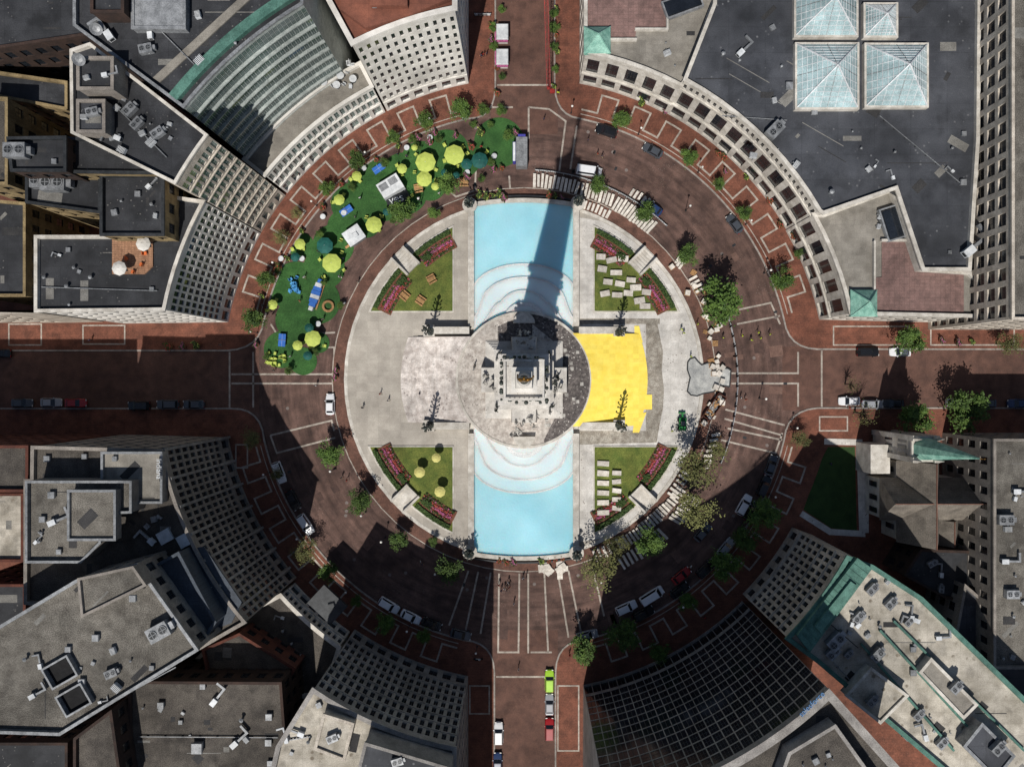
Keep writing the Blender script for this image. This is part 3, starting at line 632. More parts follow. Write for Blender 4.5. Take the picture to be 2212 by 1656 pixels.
E=bld('white curved low frontage with terrace below a tiered glass facade',arcb(117.4,141.8,65,10,0)+T(arc(141.8,117.4,70.2,8)),13.5,WHITEW,BEIGE,[[(0.3,5,1,1,.7,.75,.5),(5.5,13,2,2,.66,.78,.2,1)]],cornice=.2,gm=GLG,fm=WMETAL)
volume(E,arcb(120.5,141.4,70.2,16,0)+T(px([(165,60),(165,-150),(655,-150)],40)),40,GREENMULL,ROOFB,[[(13.5,39.8,9,2,.95,.9,.06,1,.5)]],gm=GLA,fm=GREENMULL,parm=METAL,mull=2)
g=MB(); g.prism(px([(330,168),(345,178),(560,-20),(540,-25)],40.2),40,40.2); wchild('roof_strip',g.mesh('rs',BEIGE),E)
g=MB(); g.ribbon(arc(120.8,141.2,72.5,20),1.6,40,40.9); wchild('roof_upstand',g.mesh('ru',TEALR),E)
volume(E,rect(285,-80,400,62,41.6),41.5,METAL,METAL,z0=40,par=.2)
volume(E,rect(200,-60,270,30,43),43,DARKB,ROOFB,z0=40,par=.5)
GB=[[(0.5,5,1,1,.6,.7,.6),(6,38,9,2,.66,.7,.2,1)]]
E=bld('cream tower with green-glass windows and a cluttered dark roof',arcb(142.3,150.7,65,4,0)+T(px([(160,290),(158,112),(200,98)],39)),39,CREAM,ROOFB,GB,gm=GLG,fm=WMETAL,parm=LIME)
volume(E,rect(162,120,240,190,44),43,TANW,ROOFB,z0=39,par=.5); volume(E,T(px([(165,215),(225,215),(225,285),(165,285)],42)),41.5,TANW,ROOFD,z0=39,par=.4)
WB=[[(0.3,4.8,1,1,.7,.7,.4),(5.4,26.8,8,2,.66,.7,.25,0)],gen(27,8,-3,.45,.6)]
E=bld('white building with eight rows of dark windows and black roof',arcb(150.9,169,65,8,0)[:-1]+[(PR(65,169),1)]+T(px([(82,673),(82,512),(362,512),(362,425)],28)),28,WHITEW,ROOFB,WB,cornice=.1,parm=LIME)
bld('pale narrow masonry building fronting the shaded side street',[(P(-60,697),1),(P(150,697),None)]+T(px([(80,675),(-80,675)],22)),22,CREAM,WHITER,[None,gen(22,6)])
g=MB(); g.prism(px([(242,513),(330,513),(330,575),(312,592),(242,592)],28.3),28,28.3); wchild('roof_deck',g.mesh('dk',DECK),E)
def simple(label,pl,h,wm,rm,b=None,**kw): return bld(label,T(px(pl,h),b),h,wm,rm,[gen(h,max(2,int(h/3.6)))],**kw)
simple('yellow brick block with black roof behind the white building',[(222,380),(358,380),(358,510),(222,510)],33,YELLOWB,ROOFB,0,parm=DMETAL)
simple('yellow brick block with black roof carrying a cooling unit',[(62,375),(222,375),(222,462),(62,440)],31,YELLOWB,ROOFB,0,parm=DMETAL)
simple('brick rooftop block with grey metal coping',[(150,300),(372,305),(372,378),(150,375)],35,YELLOWB,ROOFB,0,parm=DMETAL)
simple('dark brick block with flat roof and white fan unit',[(22,300),(148,298),(148,372),(30,372)],37,DARKB,ROOFB,0,parm=DMETAL)
simple('ochre brick warehouse with rows of windows',[(-60,210),(22,215),(22,400),(-60,400)],30,YELLOWB,GRAVELD,0)
simple('long ochre brick building with small dark windows',[(-60,150),(150,180),(150,240),(-60,200)],24,YELLOWB,ROOFB,0)
simple('low ochre brick block between taller buildings',[(-60,430),(60,440),(60,640),(-60,640)],20,YELLOWB,ROOFB,0)
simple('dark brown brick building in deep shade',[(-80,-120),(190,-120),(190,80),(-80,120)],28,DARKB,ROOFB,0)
SB=[[(0.3,5,1,1,.6,.7,.5),(5.5,28,8,2,.6,.68,.28,0)],gen(28,8,-3.4,.45,.6)]
E=bld('brown-grey concrete office curving round the circle, windows in grid',arcb(191,221,65,13,0)+T(px([(430,1400),(385,1330),(60,1300),(60,1036),(74,1036)],29))+[(P(75,964,29),1)],29,TANW,GRAVELD,SB,cornice=.1)
g=MB()
for i in range(0,14,2):
    a=191+30*i/13; x,y=PR(64.85,a); g.box(x,y,0,.6,.5,29.4,0,radians(a))
wchild('facade_fins',g.mesh('fins',GREYW),E)
volume(E,rect(222,976,352,1085,31),31,TANW,BEIGE,z0=29,par=.5,parm=METAL,pw=.3); volume(E,T(px([(62,1038),(288,1038),(288,1105),(222,1108),(222,1170),(180,1212),(62,1212)],33)),33,TANW,GRAVEL,z0=29,par=.8,parm=METAL,pw=.3)
volume(E,rect(150,1058,252,1165,34.5),34.5,TANW,GRAVEL,z0=33,par=.5,parm=METAL,pw=.3)
g=MB(); g.prism(px([(385,1190),(440,1180),(522,1300),(500,1345),(430,1370)],29.3),29,29.3); wchild('skylight',g.mesh('sk',BLUEROOF),E)
for c_ in ((352,1160,30),(395,1168,24)): g=MB(); x,y=P(c_[0],c_[1],30); g.box(x,y,29,2.4,2.2,.5,0,.5); wchild('roof_hatch',g.mesh('rh',WMETAL),E)
E=simple('angled gravel-roofed tower block with rooftop wells',[(170,1250),(300,1215),(432,1400),(135,1582),(-80,1575),(-80,1400)],38,TANW,GRAVEL,0,parm=METAL)
volume(E,T(px([(172,1248),(290,1222),(318,1262),(180,1330)],40)),40,TANW,GRAVEL,z0=38,par=.5,pw=.3)
for a,b in ((128,1452),(158,1512)):
    x,y=P(a,b,39); g=MB(); g.box(x,y,38,4.2,3.2,.08,1,.52)
    g.ribbon([(x+cos(.52)*u*2.3-sin(.52)*v*1.8,y+sin(.52)*u*2.3+cos(.52)*v*1.8) for u,v in ((-1,-1),(1,-1),(1,1),(-1,1))],.3,38,39,0,closed=True); wchild('roof_well',g.mesh('rw',[METAL,BLACKR]),E)
simple('dark glass link block between office buildings',[(300,1240),(390,1190),(470,1340),(432,1400)],33,BLUEROOF,BLUEROOF)
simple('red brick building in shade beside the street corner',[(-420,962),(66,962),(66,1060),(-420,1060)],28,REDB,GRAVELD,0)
simple('pale-roofed low brick building',[(-80,1065),(55,1065),(55,1210),(-80,1210)],16,REDB,WHITER,0)
simple('dark roofed block with metal coping',[(-80,1260),(60,1260),(60,1400),(-80,1400)],18,REDB,ROOFB,0)
E=bld('low curved limestone frontage with gravel roof',arcb(221.5,235.3,66,6,0)+T(px([(700,1500),(560,1500),(430,1420),(520,1330)],9)),9,LIME,GRAVELD,[[(0.3,4.5,1,1,.7,.7,.6),(5,8.6,1,2,.5,.6,.4,1)]],cornice=.3)
g=MB(); X,Y=P(705,1308,10.5); g.box(X,Y,9,6.5,5,.8,0,-.75); wchild('canopy',g.mesh('cn',[DMETAL]),E)
simple('old red brick block with flat gravel roof',[(440,1400),(520,1365),(640,1440),(620,1480),(455,1470)],15,REDB,GRAVELD,0)
simple('wide brick building with dark gravel roof and roof vents',[(282,1468),(610,1470),(628,1720),(282,1720)],21,DARKB,GRAVELD,0)
simple('narrow brown building with gravel roof',[(165,1590),(245,1530),(272,1720),(165,1720)],26,DARKB,GRAVELD,0)
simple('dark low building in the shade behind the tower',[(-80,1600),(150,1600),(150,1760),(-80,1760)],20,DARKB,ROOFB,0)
SS=[[(0.3,5,1,1,.6,.7,.5),(5.5,29.8,8,2,.55,.7,.25,1,.12)],gen(30,9)]
E=bld('grey stone office block with white roof facing the circle',arcb(235.8,259.3,65,9,0)[:-1]+[(PR(65,259.3),1),(P(1012,1900),None)]+T(px([(560,1800),(604,1608)],31)),31,GREYW,WHITER,SS,cornice=.3)
volume(E,T(px([(790,1600),(975,1655),(975,1800),(740,1800)],36)),36,GREYW,ROOFD,z0=31,par=.6); volume(E,T(px([(700,1540),(765,1560),(745,1640),(680,1615)],33)),33,CREAM,WHITER,z0=31,par=.4)
SG=[[(0.2,5.5,1,1,.9,.8,.4),(6,44.5,14,1,.91,.9,.06,0)],gen(44,12)]
E=bld('dark glass tower with concave gridded facade curving round the circle',arcb(281,314.6,67,22,0)+T(px([(1990,1710),(1900,1990)],45))+[(P(1258,1990),None)],45,GREYW,GRAVELD,SG,gm=GLB,fm=DMETAL,parm=GREYW,pw=1.2,mull=2)
volume(E,T(px([(1700,1620),(1800,1560),(1900,1700),(1800,1900),(1600,1900)],47)),47,GREYW,GRAVELD,z0=45)
CB=[[(0.3,5,1,1,.5,.7,.5),(5.6,25.5,7,2,.55,.7,.25,2)],gen(26,7)]
E=bld('cream stone block with green copper trim and long pale roof',arcb(315.6,331.2,66,6,0)+T(px([(1880,1222),(1985,1290),(2215,1515),(2400,1700),(2300,1860),(2075,1690),(1765,1425)],27)),27,CREAM,WHITER,CB,cornice=.3,parm=TEALR,gm=GL)
g=MB(); g.prism(px([(1722,1372),(1852,1205),(1884,1228),(1750,1408)],28.6),27,28.6); g.prism(px([(1760,1352),(1838,1255),(1852,1265),(1774,1366)],29.2),28.6,29.2)
for i in range(16):
    t=i/15; a=Vector((*P(1722+130*t,1372-167*t,28.7),28.68));b=Vector((*P(1750+134*t,1408-180*t,28.7),28.68)); g.beam(a,b,.1)
wchild('copper_roof',g.mesh('cr',[TEALR]),E)
volume(E,T(px([(1880,1440),(1960,1500),(1900,1560),(1825,1500)],29)),29,LIME,WHITER,z0=27,par=.4); volume(E,T(px([(2010,1420),(2110,1520),(2080,1550),(1985,1450)],28.5)),28.5,LIME,BEIGE,z0=27,par=.3)
volume(E,T(px([(2120,1560),(2190,1630),(2150,1680),(2080,1610)],29.5)),29.5,METAL,ROOFD,z0=27,par=.3)
g=MB()
for a,b in (((1860,1390),(2060,1620)),((1900,1360),(2110,1590)),((1930,1340),(2212,1620))): g.beam((*P(*a,27.4),27.4),(*P(*b,27.4),27.4),.4)
wchild('roof_rib',g.mesh('rr',[TEALR]),E)
simple('concrete framed office with deep dark window bays',[(2142,948),(2500,948),(2500,1440),(2142,1440)],17,TANW,GRAVEL,0)
E=simple('concrete framed annex with grey roof',[(2080,1260),(2150,1320),(2300,1500),(2300,1560),(2200,1500),(2060,1370)],12,TANW,ROOFD,0)
simple('dark service building behind the church',[(1985,1185),(2140,1190),(2140,1300),(2040,1290),(1950,1240)],9,DARKB,ROOFB,0)
# church
E=thing('stone_church',(CX+79,CY-22,0),'grey stone gothic church with steep roofs and green copper spire','church')
def R(x,y): return (CX+x+3.6,CY+y)
g=MB()
for a,b,c,d in ((73.5,-17,81.5,-33),(70,-20.5,73.5,-28.5),(81.5,-20.5,88,-28.5),(82,-29.5,87,-34)): g.prism([R(a,b),R(c,b),R(c,d),R(a,d)],0,7.5 if a!=82 else 5)
wchild('wall',g.mesh('cw',LIME),E)
def gable(x0,y0,x1,y1,ze,zr,axis,g,ov=.4):
    x0,y0=R(x0,y0);x1,y1=R(x1,y1)
    if axis=='x': 
        ym=(y0+y1)/2; V=[(x0-ov,y0-ov,ze),(x1+ov,y0-ov,ze),(x1+ov,y1+ov,ze),(x0-ov,y1+ov,ze),(x0-ov,ym,zr),(x1+ov,ym,zr)];F=[(0,1,5,4),(2,3,4,5),(0,4,3),(1,2,5)]
    else:
        xm=(x0+x1)/2; V=[(x0-ov,y0-ov,ze),(x1+ov,y0-ov,ze),(x1+ov,y1+ov,ze),(x0-ov,y1+ov,ze),(xm,y0-ov,zr),(xm,y1+ov,zr)];F=[(1,2,5,4),(3,0,4,5),(0,1,4),(2,3,5)]
    g.add(V,F,0); return V[4],V[5]
SLATE=mat('church_slate',s(120,113,104),s(98,92,85),.5,.85,grid=(.5,1,.05,.8),stain=.25); RIDGE=mat('ridge_tile',s(108,78,66),None)
g=MB(); rd=[gable(73.5,-33,81.5,-17,7.3,14.5,'y',g),gable(70,-28.5,88,-20.5,7.4,14,'x',g),gable(82,-34,87,-29.5,5,8.5,'y',g)]
wchild('roof',g.mesh('cr',SLATE),E)
g=MB(); [g.beam(a,b,.18) for a,b in rd]; wchild('ridge',g.mesh('rg',RIDGE),E)
x,y=R(74,-13.4); g=MB(); g.box(x,y,0,4.6,4.6,16); g.box(x,y,16,5.0,5.0,.5)
for a in (-1,1):
    for b in (-1,1): g.box(x+a*2.1,y+b*2.1,0,1.0,1.0,17.2); g.cyl(x+a*2.1,y+b*2.1,17.2,19.5,.55,.05,6)
for t in (-1,0,1): g.box(x-2.32,y+t*1.3,11,.1,.6,3.2,1); g.box(x-2.32,y+t*1.3,5.5,.1,.5,3,1)
g.box(x-4,y-3,0,4,6,7);
wchild('tower',g.mesh('tw',[LIME,GL]),E)
g=MB(); g.cyl(x,y,16.5,34,2.3,.08,8,0,pi/8)
wchild('spire',g.mesh('sp',TEAL),E)
g=MB(); g.beam((x,y,33.8),(x,y,35.2),.12);g.beam((x-.5,y,34.7),(x+.5,y,34.7),.12); wchild('cross',g.mesh('cx',GOLD),E)
for i,yy in enumerate((-18.6,-21.8,-24.6,-27.2,-30.6)):
    g=MB(); X,Y=R(73.4 if i in (0,4) else 69.9,yy); g.box(X-.06,Y,2.5,.12,1.1,3.2); wchild('window',g.mesh('cwn',GL),E)
g=MB(); g.sheet(px([(1788,965),(1846,965),(1850,1145),(1795,1140),(1735,1100),(1745,1072),(1756,1045),(1766,1018),(1775,990)]),.16); struct('lawn',g,LAWND)
g=MB(); g.ribbon(px([(1780,953),(1856,955),(1862,1152),(1793,1148),(1730,1108)]),1.3,.145); g.sheet(px([(1856,955),(1876,955),(1876,1150),(1860,1150)]),.14); struct('path',g,PALE)
# ---------------- text signs
def text(txt,size,m,loc,rotz,E,name='lettering',rx=0,ext=.1):
    cu=bpy.data.curves.new('t','FONT'); cu.body=txt; cu.size=size; cu.extrude=ext; cu.align_x='CENTER'; cu.align_y='CENTER'
    o=bpy.data.objects.new('t',cu); COL.objects.link(o); dg=bpy.context.evaluated_depsgraph_get(); dg.update(); me=bpy.data.meshes.new_from_object(o.evaluated_get(dg)); bpy.data.objects.remove(o)
    me.materials.clear(); me.materials.append(m); q=obj(name,me,E); q.location=loc; q.rotation_euler=(rx,0,rotz); return q
def sign(txt,x,y,z,size,m,rotz,label,rx=0):
    X,Y=P(x,y,z); E=thing('sign',(X,Y,z),label,'sign'); text(txt,size,m,(0,0,.25),rotz,E,rx=rx)
    g=MB(); w=len(txt)*size*.5
    g.box(0,0,0,w,.1,.1,0,rotz); obj('sign_rail',g.mesh('rail',DMETAL),E); return E
SIGNB=mat('sign_blue',s(92,130,170),s(80,116,158),1.,.5); 
sign('salesforce',1752,1518,46.0,1.25,SIGNB,radians(44),'blue lettering salesforce along the curved glass tower parapet')
sign('indiana',345,1012,31.9,1.25,WMETAL,radians(-90),'upright lettering indiana mounted at the edge of the concrete roof')
# ---------------- trees
def leafmesh(n,R,zc,sq,seed,q0,q1,hollow=.35,clumps=26):
    rr=random.Random(seed); g=MB(); cs=[]
    for i in range(clumps):
        while 1:
            v=Vector((rr.uniform(-1,1),rr.uniform(-1,1),rr.uniform(-1,1)))
            if hollow<v.length<1: break
        k=1+.22*sin(3*atan2(v.y,v.x)+seed)
        cs.append((v.x*R*.85*k,v.y*R*.85*k,zc+v.z*R*sq*.85,rr.uniform(.25,.42)*R))
    for i in range(n):
        c=rr.choice(cs); v=Vector((rr.gauss(0,.5),rr.gauss(0,.5),rr.gauss(0,.4)))*c[3]
        x,y,z=c[0]+v.x,c[1]+v.y,c[2]+v.z; q=rr.uniform(q0,q1); a=Vector((rr.uniform(-1,1),rr.uniform(-1,1),rr.uniform(-.5,.5))).normalized(); b=a.cross(Vector((rr.uniform(-.4,.4),rr.uniform(-.4,.4),1))).normalized()
        p=Vector((x,y,z)); g.add([p-a*q,p-b*q*.6,p+a*q,p+b*q*.6],[(0,1,2,3)])
    return g,cs
def treekit(seed,n,m,clumps=26,q0=.1,q1=.24,hollow=.35,branch=10):
    k=Kit(); g,cs=leafmesh(n,2.5,4.6,.8,seed,q0,q1,hollow,clumps); t=MB(); t.cyl(0,0,0,2.6,.2,.14,8); t.beam((0,0,2.5),(.1,.1,5),.22,0,.08)
    for c in cs[:branch]: 
        mid=(c[0]*.45,c[1]*.45,3.0+(c[2]-3)*.5); t.beam((0,0,2.4+random.random()*.8),mid,.13,0,.08); t.beam(mid,c[:3],.08,0,.03)
    k.part('trunk',t.mesh('trunk',BARK)); 
    if n: k.part('crown',g.mesh('crown',m)); 
    return k
DT=[treekit(i,2300,LEAF) for i in range(4)]; SP=[treekit(20+i,1100,LEAFD,34,.08,.17,.2,34) for i in range(3)]; BT=treekit(40,160,LEAFD,40,.08,.14,.1,40)
def tree(x,y,r,t=0):
    k={0:random.choice(DT),1:random.choice(SP),2:BT}[t]; sc=r/25*1.0
    zc=4.6*sc
    k.inst('tree',(*P(x,y,zc),.1),random.uniform(0,6.28),sc*random.uniform(.95,1.08),('leafy green street tree in the brick paving','thin-leaved olive street tree beside the circle road','nearly bare street tree with fine branches')[t],'tree','street trees round the circle')
for q in [(706,406,15),(770,345,20),(846,297,15),(917,262,20),(995,240,22),(1045,236,12),(1097,292,12),(1083,237,11),(608,513,18,1),(575,605,20),(547,690,25),(868,457,25),(970,397,23),(937,461,12),(1342,258,18),
 (1488,338,16),(1552,398,14),(1607,458,16),(1293,400,19),(1395,458,21),(1487,550,24),(1560,650,42),(1688,602,24),(1725,548,10),(1725,947,20,1),(1512,1012,44,1),(1502,1105,40,1),(1402,1172,31),(1288,1232,40,1),(1330,1180,26,1),
 (1650,1112,32),(1570,1222,30),(1612,1162,28),(1486,1300,20),(1345,1372,32),(1262,1402,28),(1545,970,22,1),(713,980,25),(776,1083,25),(862,1168,20),(970,1230,26),(658,1190,25,1),(712,1235,19),(770,1297,12),(832,1345,20),(915,1372,16),
 (546,945,20,1),(600,1022,16,1),(935,1170,10),(1965,737,30),(1975,905,32),(2092,888,40),(1843,830,22,2),(1872,893,32,2),(2185,740,28,1),(1067,60,10),(1067,100,9),(1084,20,9),(1198,60,10),(1197,30,9),(1198,100,9),(1200,150,8),(1085,165,8),
 (640,460,14,1),(1040,385,9),(900,318,9),(830,350,10),(735,435,8),(1425,1410,24),(1060,350,9),(948,300,9),(735,660,8),(690,505,8),(760,405,8),(600,585,8),(890,300,9),(1022,268,9),(680,760,8),(625,800,9),(575,770,7),(700,610,7),(850,475,8),(1060,270,8)]: tree(*q)
# ---------------- umbrellas
def umb(m):
    k=Kit(); g=MB(); n=8
    V=[(0,0,2.95)]+[(cos(2*pi*i/n)*(.55),sin(2*pi*i/n)*.55,2.8) for i in range(n)]+[(cos(2*pi*i/n),sin(2*pi*i/n),2.5) for i in range(n)]+[(cos(2*pi*i/n)*1.0,sin(2*pi*i/n)*1.0,2.38) for i in range(n)]
    F=[(0,1+i,1+(i+1)%n) for i in range(n)]+[(1+i,9+i,9+(i+1)%n,1+(i+1)%n) for i in range(n)]+[(9+i,17+i,17+(i+1)%n,9+(i+1)%n) for i in range(n)]
    g.add(V,F)
    k.part('canopy',g.mesh('canopy',m)); g=MB(); g.cyl(0,0,0,2.98,.025,.025,6); k.part('pole',g.mesh('pole',WMETAL)); g=MB(); g.cyl(0,0,0,.1,.16,.14,10); k.part('base',g.mesh('base',DMETAL))
    g=MB(); g.beam((0,0,2.97),(1,0,2.52),.016); me=g.mesh('rib',m); [k.part('rib',me,0,(0,0,0),(0,0,2*pi*i/n)) for i in range(n)]; return k
UK={0:umb(LIMEF),1:umb(TEALF),2:umb(YELF),3:umb(WHITEW)}
def umbrella(x,y,r,c=0,z=.05):
    UK[c].inst('parasol',(*P(x,y,2.7+z),z),random.random(),(r/10,r/10,1),'open %s octagonal parasol over seating'%(('lime green','dark teal','pale yellow','white')[c]),'parasol','parasols')
for q in [(981,334,22),(919,350,22),(916,386,17),(868,364,11),(770,380,11),(807,485,18),(732,431,12),(647,527,12),(716,568,21),(588,658,11),(675,731,18),(642,746,11),(1036,346,18,1),(1008,354,12,1),(701,530,18,1),(637,555,10,1),(667,708,10,1),(664,768,10,1),(834,457,8,1),
  (906,1020,12,2,.46),(942,989,10,2,.46),(950,1062,12,2,.46),(940,402,9,0),(960,372,8,1),(985,378,8,1),(895,318,7,0)]: umbrella(*q)
umbrella(308,526,13,3,28.3); umbrella(256,579,13,3,28.3)
for i,(x,y,r) in enumerate([(1078,308,54),(1000,345,38),(965,330,50),(910,350,45),(870,375,45),(800,392,48),(830,440,38),(760,440,45),(745,490,38),(720,530,45),(790,480,34),(650,530,28),(700,580,45),(640,620,55),(685,650,50),(640,690,45),(610,755,40),(655,780,30),(690,740,22),(880,420,42),(590,640,14),(930,400,34),(770,372,16)]):
    g=MB(); cx,cy=P(x,y); g.prism([(cx+r/10*cos(2*pi*j/40),cy+r/10*sin(2*pi*j/40)) for j in range(40)],0.0,.03+.004*i); struct('artificial_lawn',g,TURF)
ZT=.13
def chairkit(m):
    k=Kit(); g=MB(); g.box(0,0,.4,.55,.55,.06); k.part('seat',g.mesh('seat',m)); g=MB(); g.box(-.28,0,.46,.06,.55,.5); k.part('backrest',g.mesh('back',m)); g=MB()
    g.box(0,0,0,.06,.06,.4)
    me=g.mesh('leg',m)
    for a in (-.22,.22):
        for b in (-.22,.22): k.part('leg',me,-1,(a,b,0))
    return k
CHL=chairkit(LIMEF);CHB=chairkit(LBLUE);CHO=chairkit(ORANGE);CHW=chairkit(WMETAL)
def chair(k,x,y,z,c,rot=None,sc=1.2): k.inst('chair',(*P(x,y,z),z),random.uniform(0,6.28) if rot is None else rot,sc,'%s outdoor chair'%c+' on the ground by a parasol','chair',c+' outdoor chairs')
for i in range(15): chair(CHL,580+random.uniform(0,38),762+random.uniform(0,28),ZT,'lime green')
for x,y in ((690,560),(745,585),(738,548),(700,600),(690,720),(700,745),(660,742),(905,402),(935,338),(1000,318),(960,318),(900,335),(895,375),(780,395),(820,500),(790,470),(655,538),(636,540),(578,668),(600,650),(940,368),(990,358),(945,390),(930,395),(885,430),(893,425),(720,440),(745,420),(962,352),(1010,335),(1052,330),(1045,362),(870,380),(855,360),(760,390),(735,520),(825,470),(670,750)): chair(CHL,x+random.uniform(-3,3),y+random.uniform(-3,3),ZT,'lime green')
for i in range(20): a=random.uniform(0,6.28);r=random.uniform(2,20); chair(CHB,638+r*cos(a)*.7,618+r*sin(a),ZT,'light blue')
for x,y in ((290,588),(308,572),(316,548),(275,560)): chair(CHO,x,y,28.3,'orange',sc=1.1)
for i in range(20): chair(CHW,690+random.uniform(0,80),130+random.uniform(0,60),13.5,'white')
tk=Kit(); g=MB(); g.cyl(0,0,.72,.76,.5,.5,12); tk.part('table_top',g.mesh('tt',WMETAL)); g=MB(); g.cyl(0,0,0,.72,.05,.05,6); g.cyl(0,0,0,.05,.3,.25,10); tk.part('table_base',g.mesh('tb',DMETAL))
for x,y in [(702,182),(730,188),(738,168),(765,175),(716,160)]: tk.inst('round_table',(*P(x,y,13.5),13.5),0,1.5,'small round white table on the roof terrace','table','round tables')
for x,y in [(1004,255),(880,322),(788,366),(700,470),(655,560),(610,560),(1010,375),(985,380),(930,300),(745,462),(690,700),(1068,340)]: tk.inst('round_table',(*P(x,y),ZT),0,1.2,'small round white table on artificial grass','table','round tables')
k=Kit(); g=MB(); g.box(0,0,.72,2.74,1.52,.06); g.box(0,0,.78,2.74,.03,.005,1); k.part('table_top',g.mesh('pp',[BLUEP,WMETAL])); g=MB(); g.box(0,0,.78,.03,1.8,.16); k.part('net',g.mesh('net',WMETAL)); g=MB(); g.box(0,0,0,.1,1.2,.72); me=g.mesh('lg',DMETAL); k.part('leg',me,-1,(-.9,0,0)); k.part('leg',me,-1,(.9,0,0))
for x,y,a in ((820,366,.6),(750,457,.6),(612,735,1.5)): k.inst('table_tennis_table',(*P(x,y),ZT),a,1,'blue table tennis table on artificial grass','table tennis table','table tennis tables')
k=Kit(); g=MB(); [g.box(0,(i-2)*.17,.72,1.8,.15,.05) for i in range(5)]; k.part('table_top',g.mesh('pt',WOOD)); g=MB(); g.box(0,0,.42,1.8,.3,.05); me=g.mesh('bench',WOOD); k.part('bench',me,-1,(0,.75,0));k.part('bench',me,-1,(0,-.75,0))
g=MB(); g.beam((0,-.8,0),(0,.15,.72),.08); g.beam((0,.8,0),(0,-.15,.72),.08); me=g.mesh('pl',WOOD); k.part('leg',me,-1,(-.7,0,0)); k.part('leg',me,-1,(.7,0,0))
for x,y,a,z in ((933,604,.5,.46),(876,640,-.7,.46),(910,650,-.6,.46),(980,388,.3,ZT),(905,408,.2,ZT),(1003,395,0,ZT)): k.inst('picnic_table',(*P(x,y),z),a,1.05,'wooden picnic table with attached benches on grass','picnic table','picnic tables')
k=Kit(); g=MB(); n=24
for i in range(n): a=2*pi*i/n; g.box(cos(a)*1.05,sin(a)*1.05,.4,.5,.27,.07,0,a)
k.part('seat',g.mesh('rs',WOOD)); g=MB(); g.box(1.05,0,0,.35,.08,.4); me=g.mesh('rl',WOOD); [k.part('leg',me,-1,(0,0,0),(0,0,i*pi/4)) for i in range(8)]; k.inst('ring_bench',(*P(710,662),ZT),0,1,'round wooden ring bench on artificial grass','bench')
X,Y=P(847,408); E=thing('stage_kiosk',(X,Y,ZT),'white box stage kiosk with dark top panels on green turf','kiosk'); g=MB(); g.box(0,0,0,5,3.4,2.4); obj('cabin',g.mesh('k',WMETAL),E,rot=(0,0,.55)); g=MB(); g.box(-1.3,.5,2.4,1.8,1.4,.1); g.box(1.0,.6,2.4,1.8,1.4,.1); obj('roof_panel',g.mesh('k2',METAL),E,rot=(0,0,.55)); g=MB(); g.box(0,-2.6,0,5,1.8,.3); obj('stage_deck',g.mesh('k3',DMETAL),E,rot=(0,0,.55))
X,Y=P(856,430,1.2); E=thing('yes_sign',(X,Y,ZT),'free-standing white lowercase letters reading yes','sign'); text('yes',2.5,WMETAL,(0,0,1.1),.3,E); g=MB(); g.box(0,0,0,4.4,1.9,.9,0,.3); obj('sign_base',g.mesh('yb',DMETAL),E)
X,Y=P(770,513); E=thing('info_kiosk',(X,Y,ZT),'square white-roofed kiosk with printed panels on turf','kiosk'); g=MB(); g.box(0,0,2.3,4,3.4,.15,0,.6); g.box(.3,0,2.45,1.2,1,.3,0,.6); obj('roof',g.mesh('kr',WMETAL),E); g=MB(); g.box(0,0,0,3.4,2.8,2.3,0,.6); obj('cabin',g.mesh('kc',METAL),E); g=MB(); g.box(-1.2,-1.8,.9,2.2,.5,.08,0,.6); obj('counter',g.mesh('kc',WOOD),E)
X,Y=P(1127,335); E=thing('container_kiosk',(X,Y,.02),'grey shipping container kiosk with indigo side panels','kiosk'); g=MB(); g.box(0,0,0,2.4,6.2,2.6); [g.box(0,-3+i*.5,2.6,2.3,.12,.06) for i in range(13)]; obj('container',g.mesh('ct',METAL),E); g=MB(); g.box(-1.6,0,.2,.6,4.2,2.2); g.box(0,3.4,.2,1.6,.5,2.4); obj('side_panel',g.mesh('sp',PURPLE),E); g=MB(); g.box(-1.6,0,2.42,.5,4.,.04); obj('lettering_panel',g.mesh('lp',WMETAL),E)
X,Y=P(685,638); E=thing('climbing_structure',(X,Y,ZT),'long blue and white striped canopy structure with pointed ends on turf','play structure'); g=MB(); 
for i in range(8):
    w=.5+1.0*sin(pi*(i+.5)/8); g.box(-3.1+.88*i+.0,0,.5,.86,w*1.3,.9-.1*(i%2),0 if i%3 else 1)
obj('canopy',g.mesh('cs',[BLUEP,WMETAL]),E,rot=(0,0,1.25)); g=MB(); g.box(0,-.9,.3,6,.3,.15); g.box(0,-.9,0,.2,.2,.3);obj('rail',g.mesh('cr',WOOD),E,rot=(0,0,1.25))
for a in (-2.5,-.8,.8,2.5): g=MB(); g.box(a,0,0,.15,.15,.5); obj('leg',g.mesh('cl',DMETAL),E,rot=(0,0,1.25))
# ---------------- slabs
k=Kit(); g=MB(); g.box(0,0,.12,3.0,.62,.34,0,0,.99); k.part('slab',g.mesh('slab',SLAB)); g=MB(); g.box(0,0,0,.12,.66,.12); me=g.mesh('br',WOOD); k.part('bearer',me,-1,(-1,0,0)); k.part('bearer',me,-1,(1,0,0)); SKI=k
def slab(x,y,a,z=.12,sx=1,sy=1): SKI.inst('stone_slab',(*P(x,y),z),a,(sx,sy,random.uniform(.8,1.5)),'loose pale limestone slab laid on timber bearers','stone slab','limestone slabs stored on the ground')
R2=random.Random(5)
def slabarc(a0,a1,r0,n,ln=1,tw=0):
    for i in range(n):
        a=a0+(a1-a0)*i/max(1,n-1); r=r0+R2.uniform(-.15,.15); x,y=PR(r,a); X=(x-CX)*10+1132;Y=820-(y-CY)*10; slab(X,Y,radians(a)+tw+R2.uniform(-.05,.05),.12,ln*R2.uniform(.92,1.08),R2.uniform(.8,1.0))
